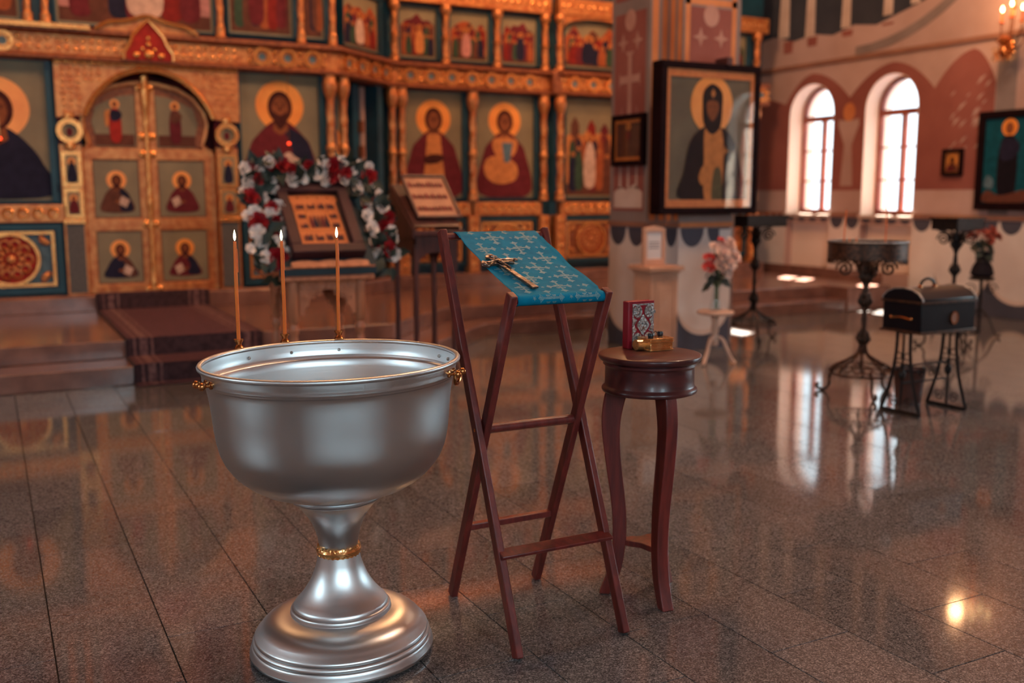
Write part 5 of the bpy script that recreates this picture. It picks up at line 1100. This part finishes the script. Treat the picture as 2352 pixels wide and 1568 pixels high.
def bigsaint(f, cu, z0, z1, wd, t):
    cz = z0 + 1.01; s = .44; cu += .035
    mb = MB(); mb.ring(f, cu - .02, cz, .245, .02, .001, .006, 0, 36, 1.08); mb.build('halo', HALO, t)
    mb = MB(); b = z0 + .14
    mb.flat(f, spl([(cu - .1, cz - .2), (cu - .26, cz - .34), (cu - .33, cz - .62), (cu - .36, b), (cu + .34, b), (cu + .32, cz - .5), (cu + .22, cz - .28), (cu + .08, cz - .2)], 5), .008, 0)
    mb.flat(f, spl([(cu - .09, cz - .2), (cu + .08, cz - .2), (cu + .13, cz - .45), (cu + .1, b), (cu - .08, b), (cu - .1, cz - .5)], 5), .010, 1)
    mb.flat(f, spl([(cu + .02, cz - .6), (cu + .1, cz - .6), (cu + .12, b), (cu + .0, b)], 4), .0115, 4)
    mb.flat(f, spl([(cu - .13, cz - .02), (cu - .12, cz + .12), (cu - .02, cz + .19), (cu + .09, cz + .12), (cu + .10, cz - .02), (cu + .08, cz - .2), (cu - .02, cz - .27), (cu - .11, cz - .18)], 5), .011, 2)
    mb.flat(f, spl([(cu - .08, cz - .06), (cu - .07, cz + .03), (cu + .04, cz + .03), (cu + .05, cz - .06), (cu - .015, cz - .15)], 4), .0125, 3)
    mb.flat(f, [(cu - .04, cz + .10), (cu - .015, cz + .145), (cu + .012, cz + .10), (cu - .015, cz + .06)], .013, 1)
    for sg in (-1, 1): mb.flat(f, oval(cu - .015 + sg * .03, cz - .02, .012, .006, 8), .0135, 2)
    mb.flat(f, spl([(cu - .16, cz - .66), (cu - .1, cz - .55), (cu - .02, cz - .58), (cu - .04, cz - .7), (cu - .12, cz - .74)], 4), .0135, 1)
    mb.flat(f, star(cu + .14, cz - .42, .05), .0135, 1); mb.flat(f, rect(cu + .132, cu + .148, cz - .9, cz - .46), .013, 2)
    mb.build('saint_figure', [P_BLK, P_OCH, P_BLK, P_FACE, paint('grey_olive', (96, 88, 66))], t)
bigx0, bigx1 = pY(1518, 138, 7.52).x, pY(1750, 153, 7.52).x
bi = box_icon(FF, bigx0 + .02 - pcx, bigx1 - pcx, 1.315, 2.70, .16, .065, 'large dark framed icon of black robed saint on the pier front', 'icon', EBONY, M('dark_olive', (104, 90, 68), .55, 0, (90, 76, 58), 3), bigsaint, .055)
MB().box(-.02 + pcx + .08, pcx + .12, 7.50, 7.69, 2.69, 2.76).build('hanging_hook', WOODD, bi)
def small_fig(f, cu, z0, z1, wd, t): standing(f, cu, z0 + .1, (z1 - z0) * .62, t, P_BRN, P_MAR, d=.001)
box_icon(FL, -.23, .31, 1.775, 2.265, .06, .05, 'small dark framed brown icon on left face of the pier', 'icon', EBONY, P_BRN, small_fig, .03)
# pictures on the window wall
def bluesaint(f, cu, z0, z1, wd, t):
    cz = z0 + (z1 - z0) * .74; standing(f, cu + .02, z0 + .15, (z1 - z0) * .78, t, P_BLK, P_NAVY, d=.001)
    mb = MB(); mb.flat(f, spl([(cu - wd * .36, z0 + .1), (cu - wd * .3, z0 + .24), (cu - wd * .1, z0 + .18), (cu + wd * .1, z0 + .2), (cu + wd * .34, z0 + .24), (cu + wd * .36, z0 + .1)], 4), .007, 0); mb.flat(f, spl([(cu - wd * .36, z0 + .3), (cu - wd * .3, z0 + .42), (cu - wd * .2, z0 + .36), (cu - wd * .22, z0 + .26)], 4), .0065, 1); mb.build('painted_ground', [P_BRN, P_BLUE], t)
bp_ = pX(2236, 478, 10.9); box_icon(F, -8.42, -7.62, 1.31, 2.50, .09, .09, 'large dark framed painting with blue sky on the window wall', 'painting', EBONY, paint('deep_teal', (20, 78, 92)), bluesaint, name='framed_painting', glass_=False)
mbk = MB(); mbk.prism(F, [(-8.12, 2.50), (-8.06, 2.545), (-8.02, 2.57), (-7.98, 2.545), (-7.92, 2.50)], .01, .07)
box_icon(F, -8.965, -8.66, 1.735, 2.075, .05, .045, 'small brown icon hung between window and large dark painting', 'icon', EBONY, P_OCH, lambda f, cu, z0, z1, wd, t: saint(f, cu, z0 + .2, .16, t, P_MAR, P_BRN, None, d=.001, zb=z0 + .06))
# ------------------------------------------------------------------ cream stand with framed notice by the pier
CS = thing('pedestal_stand', 'cream wooden pedestal with stepped cap in front of the pier corner', 'pedestal', (5.28, 7.55, 0))
qx0, qx1, qy0, qy1 = 5.19, 5.48, 7.22, 7.50
def sbox(x0, x1, y0, y1, z0, z1, nm, m=CREAM, b=.006): return MB().box(x0, x1, y0, y1, z0, z1).build(nm, m, CS, bevel=b)
sbox(qx0, qx1, qy0, qy1, .10, .80, 'shaft'); sbox(qx0 - .02, qx1 + .02, qy0 - .02, qy1 + .02, 0, .10, 'base'); sbox(qx0 - .015, qx1 + .015, qy0 - .015, qy1 + .015, .80, .825, 'moulding'); sbox(qx0 - .04, qx1 + .04, qy0 - .04, qy1 + .04, .825, .865, 'cap')
for fr, a, b in ((FY(qy0), qx0, qx1), (FX(qx0), -qy1, -qy0)):
    for a0, b0 in ((a + .03, a + .05), (b - .05, b - .03)): MB().fbox(fr, a0, b0, .14, .74, 0, .008).build('pilaster_strip', CREAM, CS)
    MB().fbox(fr, a + .07, b - .07, .16, .68, 0, .006).build('panel', CREAM, CS, bevel=.003); MB().torus(fr.p((a + b) / 2, .75, .004), .022, .005, 14, 5, 0, fr.r, fr.u).build('rosette', CREAM, CS)
FN = thing('framed_notice', 'small cream framed white notice standing on the cream pedestal', 'sign', (5.22, 7.40, .865))
nf = FY(7.36); n0, n1 = pY(1478, 560, 7.36).x, pY(1527, 560, 7.36).x; nz0, nz1 = .865, 1.20
for a, b, c, d in ((n0, n1, nz0, nz0 + .06), (n0, n1, nz1 - .035, nz1), (n0, n0 + .035, nz0 + .06, nz1 - .035), (n1 - .035, n1, nz0 + .06, nz1 - .035)): MB().fbox(nf, a, b, c, d, -.03, .012).build('frame_side', CREAM, FN, bevel=.004)
MB().prism(nf, [(n0 + .01, nz1), ((n0 + n1) / 2, nz1 + .025), (n1 - .01, nz1)], -.02, .01).build('frame_crest', CREAM, FN)
MB().fbox(nf, n0 + .03, n1 - .03, nz0 + .05, nz1 - .03, -.02, .0).build('sheet', PAPER, FN)
mb = MB()
for k in range(3): mb.fbox(nf, n0 + .06, n1 - .06, 1.07 - .025 * k, 1.078 - .025 * k, 0, .001)
mb.build('printed_lines', INK, FN)
PN = thing('paper_notice', 'white paper sheet fixed to the pier front above flowers', 'notice', tuple(FF.p(.24, .98, 0)))
MB().fbox(FF, .165, .30, 1.00, 1.165, .007, .010).build('sheet', PAPER, PN)
# ------------------------------------------------------------------ small wooden stand with vase of flowers
vx, vy = 5.70, 6.96
WOODP = M('pale_wood', (214, 176, 154), 0.5, 0, (200, 160, 138), 6)
VS = thing('flower_stand', 'small pale wooden tripod stand in front of the pier', 'stand', (vx, vy, 0))
zt = .475
MB().lathe([(0, zt - .03), (.15, zt - .03), (.165, zt - .02), (.165, zt - .004), (.16, zt), (0, zt)], (vx, vy, 0), 28).build('round_top', WOODP, VS)
MB().lathe([(0, .16), (.03, .16), (.04, .2), (.024, .24), (.035, .3), (.028, .38), (.05, .445), (0, .446)], (vx, vy, 0), 14).build('column', WOODP, VS)
for k in range(3):
    a = R(200 + 120 * k); d = Vector((math.cos(a), math.sin(a), 0)); O = Vector((vx, vy, 0))
    MB().tube(spl3([O + d * .02 + Vector((0, 0, .24)), O + d * .07 + Vector((0, 0, .22)), O + d * .11 + Vector((0, 0, .13)), O + d * .16 + Vector((0, 0, .035)), O + d * .19 + Vector((0, 0, .014))], 5), .016, 8).build('leg', WOODP, VS)
    
PALE = M('pale_pink_petal', (244, 216, 202), .6, 0, (226, 190, 176), 20)
VA = thing('glass_vase', 'clear waisted glass vase on the small wooden stand', 'vase', (vx, vy, zt))
def thinglass():
    m = GLASS.copy(); m.name = 'vase_glass'; return m
MB().lathe([(0, zt + .001), (.05, zt + .002), (.056, zt + .02), (.04, zt + .09), (.033, zt + .15), (.042, zt + .22), (.056, zt + .27), (.053, zt + .27), (.039, zt + .22), (.030, zt + .15), (.037, zt + .09), (.052, zt + .022), (.0, zt + .012)], (vx, vy, 0), 24).build('vase_body', thinglass(), VA)
def bouquet(name, lab, cx, cy, zb_, zt_, flist, group=None, spread=.14, lf=16):
    b = thing(name, lab, 'flowers', (cx, cy, zb_)); g = random.Random(len(lab))
    for k, (dx, dy, dz, key, mat, nm, s) in enumerate(flist):
        P = Vector((cx + dx, cy + dy, zt_ + dz)); place(key, lambda: rose_mb(.055, 3, 0, k), nm, mat, b, P, (dx * 4, -.6 + dy * 4, .7), g.random() * 6, s)
        MB().tube([Vector((cx + dx * .12, cy + dy * .12, zb_ + .01)), Vector((cx + dx * .1, cy + dy * .1, zb_ + (zt_ - zb_) * .5)), P], .004, 5).build('stem', STEM, b)
    for k in range(lf):
        a = g.random() * 6.28; place('leaf%d' % (k % 3), lambda: leaf_mb(.125, .036), 'leaf', LEAF, b, (cx + .05 * math.cos(a), cy + .05 * math.sin(a), zt_ - .16 + .12 * g.random()), (math.cos(a), math.sin(a) - .4, .5), g.random() * 6, .7 + .5 * g.random())
    return b
FR_ = Vector((CR.x, CR.y, 0))
def fl_(r_, z, d, kind, s): 
    v = FR_ * r_ + Vector((-.46, -.88, 0)) * d; return (v.x, v.y, z, *{'w': ('vw', PALE, 'white_flower'), 'p': ('vp', PINK, 'red_flower')}[kind], s)
bouquet('bouquet', 'white and coral flowers in the glass vase before the pier', vx, vy, zt + .012, zt + .40, [fl_(-.075, .06, .02, 'p', 1.25), fl_(-.08, -.02, .05, 'p', 1.4), fl_(.03, .21, .0, 'p', 1.0), fl_(.165, .06, .0, 'p', 1.1), fl_(.03, .10, .06, 'w', 1.9), fl_(.10, .15, .0, 'w', 1.6), fl_(.07, .02, .08, 'w', 1.9), fl_(.13, .08, .04, 'w', 1.6), fl_(-.02, .15, .0, 'w', 1.4), fl_(.01, .0, .08, 'w', 1.5), fl_(.06, -.06, .09, 'w', 1.3), fl_(-.01, .06, -.04, 'w', 1.4), fl_(.11, .2, -.02, 'w', 1.2), fl_(.05, .17, .02, 'w', 1.3)])
# ------------------------------------------------------------------ wrought iron candle stands
def iron_stand(name, label, cx, cy, ztop, kind, parts_r, m=IRON, group=None):
    t = thing(name, label, 'candle stand', (cx, cy, 0)); c = Vector((cx, cy, 0)); Z = Vector((0, 0, 1))
    if kind == 'round':
        r = parts_r; MB().lathe([(0, ztop - .125), (r * .96, ztop - .125), (r, ztop - .12), (r, ztop - .012), (r * 1.02, ztop - .008), (r * 1.02, ztop), (r * .97, ztop), (r * .96, ztop - .035), (0, ztop - .035)], c, 48).build('sand_tray', m, t, sharp=40)
        for k in range(30): a = 2 * PI * k / 30; MB() if False else None
        mb = MB()
        for k in range(36): a = 2 * PI * k / 36; mb.torus(c + Vector((r * .985 * math.cos(a), r * .985 * math.sin(a), ztop - .138)), .018, .005, 8, 4, 0, (-math.sin(a), math.cos(a), 0), Z)
        mb.build('lace_fringe', m, t, kind='stuff')
        MB().torus(c + Z * (ztop + .005), r * .99, .006, 48, 6).build('bright_rim', SILV, t)
    else:
        sx, sy = parts_r; MB().box(cx - sx, cx + sx, cy - sy, cy + sy, ztop - .11, ztop).build('sand_tray', m, t, bevel=.004); MB().box(cx - sx - .015, cx + sx + .015, cy - sy - .015, cy + sy + .015, ztop - .012, ztop + .006).build('tray_rim', m, t)
        mb = MB()
        for i in range(6):
            for j in range(3): mb.lathe([(0, 0), (.010, 0), (.010, .02), (.006, .02), (0, .018)], (cx - sx + sx * 2 * (i + .5) / 6, cy - sy + sy * 2 * (j + .5) / 3, ztop + .006), 8)
        mb.build('candle_cups', BRASS, t, kind='stuff'); r = sx
    # post with knots of leaves
    zb_ = .30; pz = [zb_ + (ztop - .1 - zb_) * k / 14 for k in range(15)]
    MB().tube([c + Z * z for z in pz], [.017 + .006 * (k % 2) for k in range(15)], 8).build('post', m, t)
    for z in (zb_ + .12, (zb_ + ztop) / 2 - .02, ztop - .26):
        mb = MB(); mb.ball(c + Z * z, .036, 10, 0, (1, 1, 1.3))
        for k in range(6):
            a = 2 * PI * k / 6; d = Vector((math.cos(a), math.sin(a), 0)); mb.tube([c + Z * (z - .05) + d * .02, c + Z * z + d * .048, c + Z * (z + .07) + d * .03], [.004, .012, .003], 5)
        mb.build('leaf_knot', m, t)
    for k in range(4):
        a = R(-28 + 90 * k); d = Vector((math.cos(a), math.sin(a), 0)); rr = .165 if kind == 'round' else .13
        sc_ = scroll(c + d * rr + Z * (ztop - .200), d, Z, .064, 1.7, 24, 1)
        MB().tube([c + d * .02 + Z * (ztop - .30), c + d * rr * .5 + Z * (ztop - .20)][:0] + sc_, .0095, 6).build('scroll', m, t)
        MB().tube([c + d * .015 + Z * (ztop - .33), c + d * (rr * .3) + Z * (ztop - .20), c + d * (rr * .6) + Z * (ztop - .14), c + d * (rr + .03) + Z * (ztop - .115)], .009, 6).build('bracket', m, t)
    # domed openwork base on three curled feet
    rb_ = .235
    for k in range(8):
        a = 2 * PI * k / 8; d = Vector((math.cos(a), math.sin(a), 0))
        MB().tube(spl3([c + d * .018 + Z * .40, c + d * .04 + Z * .31, c + d * .12 + Z * .255, c + d * .20 + Z * .215, c + d * rb_ + Z * .165], 4), .009, 6).build('dome_rib', m, t)
    mb = MB()
    for k in range(16):
        a = 2 * PI * (k + .5) / 16; d = Vector((math.cos(a), math.sin(a), 0)); tg = Vector((-math.sin(a), math.cos(a), 0)); mb.torus(c + d * .19 + Z * .205, .032, .006, 10, 4, 0, tg, (d * .8 - Z * .5).normalized())
    mb.build('dome_lattice', m, t, kind='stuff')
    MB().torus(c + Z * .165, rb_, .009, 36, 6).build('base_ring', m, t)
    for k in range(3):
        a = R(-118 + 120 * k); d = Vector((math.cos(a), math.sin(a), 0))
        MB().tube(spl3([c + d * .19 + Z * .20, c + d * .235 + Z * .12, c + d * .235 + Z * .06, c + d * .27 + Z * .012, c + d * .32 + Z * .02, c + d * .33 + Z * .045, c + d * .31 + Z * .05], 5), .012, 6).build('foot', m, t)
    return t
st1 = iron_stand('candle_stand', 'black rectangular topped iron candle stand right beside the pier', 7.0, 7.94, 1.285, 'rect', (.26, .17))
st2 = iron_stand('candle_stand', 'bronzed round tray candle stand left of black chest', 5.80, 5.35, 1.15, 'round', .285, IRONB)
st3 = iron_stand('candle_stand', 'black square topped iron candle stand against wall behind chest', 8.35, 6.60, 1.27, 'rect', (.19, .15))
for px, hh, lb in ((1938, .27, 'left thin unlit candle standing in the round tray'), (2033, .30, 'right thin unlit candle standing in the round tray')):
    P = pY(px, 560, 5.36); P.z = 1.118; t = thing('taper', lb, 'candle', tuple(P)); MB().tube([(0, 0, 0), (.004, 0, hh * .5), (.012 if px < 2000 else -.003, 0, hh)], .0045, 8).build('wax_stick', WAX, t, local=True); MB().tube([(.012 if px < 2000 else -.003, 0, hh - .001), (.012 if px < 2000 else -.003, 0, hh + .008)], .001, 4).build('wick', P_BLK, t, local=True)
for px in (1951, 1967):
    P = pY(px, 560, 5.40); P.z = 1.118; t = thing('taper', 'short candle stub in the round tray, %s of the pair' % ('left' if px < 1960 else 'right'), 'candle', tuple(P)); MB().tube([(0, 0, 0), (0, 0, .06)], .0045, 8).build('wax_stick', WAX, t, local=True); MB().tube([(0, 0, .059), (0, 0, .067)], .001, 4).build('wick', P_BLK, t, local=True)
# ------------------------------------------------------------------ black donation chest on iron trestles
hx0, hx1, hy0, hy1 = 5.462, 5.99, 4.55, 4.875; hz0, hz1 = .572, .775
ch = thing('donation_chest', 'black lacquered chest with domed lid and ring handle on iron trestles', 'chest', ((hx0 + hx1) / 2, (hy0 + hy1) / 2, hz0))
MB().box(hx0, hx1, hy0, hy1, hz0 + .012, hz1).build('body', BLACKL, ch, bevel=.004); MB().box(hx0 - .012, hx1 + .012, hy0 - .012, hy1 + .012, hz0, hz0 + .018).build('base_moulding', IRONB, ch, bevel=.003)
MB().box(hx0 - .010, hx1 + .010, hy0 - .010, hy1 + .010, hz1, hz1 + .016).build('lid_rim', IRONB, ch, bevel=.003)
hw = (hy1 - hy0) / 2; lf_ = FX(hx0 - .004, (hy0 + hy1) / 2)
lid = [(-hw - .004, hz1 + .016), (-hw - .004, hz1 + .03), (-hw * .8, hz1 + .068), (-hw * .45, hz1 + .092), (0, hz1 + .10), (hw * .45, hz1 + .092), (hw * .8, hz1 + .068), (hw + .004, hz1 + .03), (hw + .004, hz1 + .016)]
MB().prism(lf_, lid, -(hx1 - hx0) - .008, 0).build('domed_lid', BLACKL, ch, bevel=.004)
MB().tube([lf_.p(u, v + .002, -.006) for u, v in lid], .007, 6).build('lid_edge', SILV, ch); MB().tube([lf_.p(u, v + .002, -(hx1 - hx0) - .002) for u, v in lid], .007, 6).build('lid_edge', SILV, ch)
hc = Vector(((hx0 + hx1) / 2 - .03, (hy0 + hy1) / 2, hz1 + .10))
MB().tube([hc + Vector((.07 * math.cos(PI * k / 12), 0, .055 * math.sin(PI * k / 12))) for k in range(13)], .010, 8).build('lid_handle', IRON, ch)
for s in (-1, 1): MB().lathe([(0, 0), (.018, 0), (.016, .01), (.011, .016), (0, .018)], hc + Vector((.07 * s, 0, -.004)), 12).build('handle_boss', BRASS, ch)
ff = FY(hy0); cxm = hx0 + (hx1 - hx0) * .60
MB().prism(ff, oval(cxm, .672, .034, .044, 24), 0, .006).build('badge', SEPIA, ch); MB().ring(ff, cxm, .672, .036, .030, .0, .009, 0, 24, 1.27).build('badge_ring', BRASS, ch)
ef = FX(hx0, (hy0 + hy1) / 2); mb = MB(); mb.tube([ef.p(u, .672 + .006 * math.cos(u * 30), .014) for u in [-.085 + .017 * k for k in range(11)]], .006, 6); mb.ball(ef.p(-.085, .672, .006), .012, 8); mb.ball(ef.p(.085, .672, .006), .012, 8); mb.build('side_handle', BRASS, ch)
TR = thing('chest_stand', 'black wrought iron stand of two flared trestles under the chest', 'stand', ((hx0 + hx1) / 2, (hy0 + hy1) / 2, 0)); ym = (hy0 + hy1) / 2 + .02
for x in (5.52, 5.985):
    fr = FX(x, ym)
    for s in (-1, 1): MB().tube([fr.p(u, v, 0) for u, v in spl([(s * .055, .571), (s * .06, .42), (s * .085, .26), (s * .125, .12), (s * .165, .008)], 5, False)], .0125, 6).build('leg', IRON, TR)
    MB().tube([fr.p(0, .571, 0), fr.p(0, .012, 0)], .0085, 6).build('centre_bar', IRON, TR); MB().tube([fr.p(-.165, .012, 0), fr.p(.165, .012, 0)], .0125, 6).build('foot_bar', IRON, TR); MB().tube([fr.p(-.06, .563, 0), fr.p(.06, .563, 0)], .009, 6).build('top_bar', IRON, TR)
    MB().ball(fr.p(0, .27, 0), .026, 8, 0, (1, 1, 1.6)).build('knot', IRON, TR)
    for s in (-1, 1):
        MB().tube(scroll(fr.p(s * .062, .075, 0), fr.r, fr.u, .042, 1.6, 20, s), .0055, 5).build('scroll', IRON, TR)
        for z in (.40, .33): MB().torus(fr.p(s * .035, z, 0), .024, .005, 14, 5, 0, fr.r, fr.u).build('ring', IRON, TR)
for z in (.33, .21): MB().tube([(5.52, ym, z), (5.985, ym, z)], .008, 6).build('stretcher', IRON, TR)
for s in (-1, 1): MB().tube(scroll((5.77 + s * .05, ym, .27), (1, 0, 0), (0, 0, 1), .046, 1.6, 20, s), .006, 5).build('scroll', IRON, TR)
bn = thing('waste_bin', 'brown tapered bin standing behind the chest trestle', 'bin', (5.77, 5.16, 0)); bc = pZ(2085, 925, 0); bn.location = bc; WM[bn.name] = Matrix.Translation(bc)
MB().lathe([(0, .0), (.088, 0), (.11, .235), (.114, .24), (.114, .25), (.106, .25), (.084, .012), (0, .012)], bc, 24).build('bucket', BIN, bn); MB().torus(bc + Vector((0, 0, .248)), .111, .006, 24, 6).build('bin_rim', P_BLK, bn)
# flower stand by the wall
wx, wy = 9.35, 7.05
ws = thing('plant_stand', 'tall black iron flower stand at the right wall', 'stand', (wx, wy, 0)); wc = Vector((wx, wy, 0)); Z = Vector((0, 0, 1))
MB().tube([wc + Z * z for z in (.02, .3, .62)], .018, 8).build('post', IRON, ws)
for k in range(3):
    a = R(40 + 120 * k); d = Vector((math.cos(a), math.sin(a), 0)); MB().tube(spl3([wc + Z * .3, wc + d * .10 + Z * .2, wc + d * .17 + Z * .05, wc + d * .22 + Z * .012, wc + d * .24 + Z * .04], 5), .011, 6).build('leg', IRON, ws)
MB().lathe([(0, .60), (.12, .60), (.13, .62), (.12, .63), (0, .63)], wc, 20).build('shelf', IRON, ws)
for s in (-1, 1): MB().tube(scroll(wc + FR_ * s * .11 + Z * .50, FR_, Z, .07, 1.5, 18, s), .007, 5).build('scroll', IRON, ws)
pt = thing('flower_pot', 'dark flared pot on the tall black iron stand', 'pot', (wx, wy, .63)); MB().lathe([(0, .631), (.085, .631), (.12, .66), (.10, .74), (.065, .80), (.075, .87), (.10, .90), (.09, .90), (.06, .84), (0, .84)], wc, 20).build('pot_body', P_BLK, pt); MB().torus(wc + Vector((0, 0, .80)), .067, .008, 18, 6).build('pot_band', IRON, pt)
CORAL = M('faded_coral_petal', (168, 78, 60), .6, 0, (140, 62, 52), 20)
PK = lambda r_, z, d, s: (*(FR_ * r_ + Vector((-.46, -.88, 0)) * d).xy, z, 'rp', CORAL, 'coral_flower', s)
bouquet('bouquet', 'coral red flowers in the dark pot at the right wall', wx, wy, .845, 1.02, [PK(-.13, .02, .0, 1.5), PK(-.05, .06, .05, 1.6), PK(.04, .05, .04, 1.6), PK(.12, .03, .0, 1.5), PK(.0, .0, .09, 1.4), PK(-.09, .08, -.03, 1.3), PK(.08, .1, -.02, 1.3)], lf=18)
# wall sconce with electric candles
SX, SY, SZ = 10.96, 8.16, 3.66
so = thing('wall_sconce', 'gilt wall sconce with lit candle bulbs at the top right', 'lamp', (SX, SY, SZ - .4))
MB().lathe([(0, 0), (.09, 0), (.11, .015), (.06, .03), (0, .035)], (XW, SY, SZ - .42), 20, 0, Matrix.Rotation(-PI / 2, 3, 'Y')).build('wall_plate', BRASS, so)
BUL = [(pX(2303, 22, 10.72)), (pX(2325, 8, 10.78)), (pX(2350, 16, 10.66)), (pX(2334, -14, 10.84)), (pX(2372, 2, 10.74))]
hubp = Vector((10.78, SY - .12, SZ - .42))
MB().lathe([(0, -.16), (.03, -.13), (.05, -.07), (.03, -.02), (.075, .03), (.10, .06), (.06, .09), (.02, .12), (0, .12)], hubp, 18).build('centre_bowl', BRASS, so)
MB().tube([(XW - .01, SY, SZ - .42), hubp], .014, 8).build('arm', BRASS, so)
for i, b in enumerate(BUL):
    MB().tube(spl3([hubp, hubp + Vector(((b.x - hubp.x) * .6, (b.y - hubp.y) * .6, -.05)), Vector((b.x, b.y, b.z - .22)), Vector((b.x, b.y, b.z - .16))], 5), .008, 6).build('arm', BRASS, so)
    MB().lathe([(0, -.17), (.02, -.165), (.032, -.15), (.012, -.145), (.011, -.03), (0, -.03)], b, 10).build('candle_sleeve', WAX, so); MB().lathe([(.006, -.03), (.014, -.012), (.016, .0), (.011, .02), (.001, .042)], b, 10).build('bulb', BULB, so)
mb = MB()
for k in range(16): a = 2 * PI * k / 16; mb.tube(scroll(hubp + Vector((.09 * math.cos(a), .09 * math.sin(a), -.06 - .05 * (k % 3))), (math.cos(a), math.sin(a), 0), Z, .038, 1.2, 10), .007, 5)
mb.build('gilt_foliage', GOLDB, so, kind='stuff')
light('sconce_light', 'POINT', (10.55, 8.0, 3.72), 16, WARM, radius=.08)
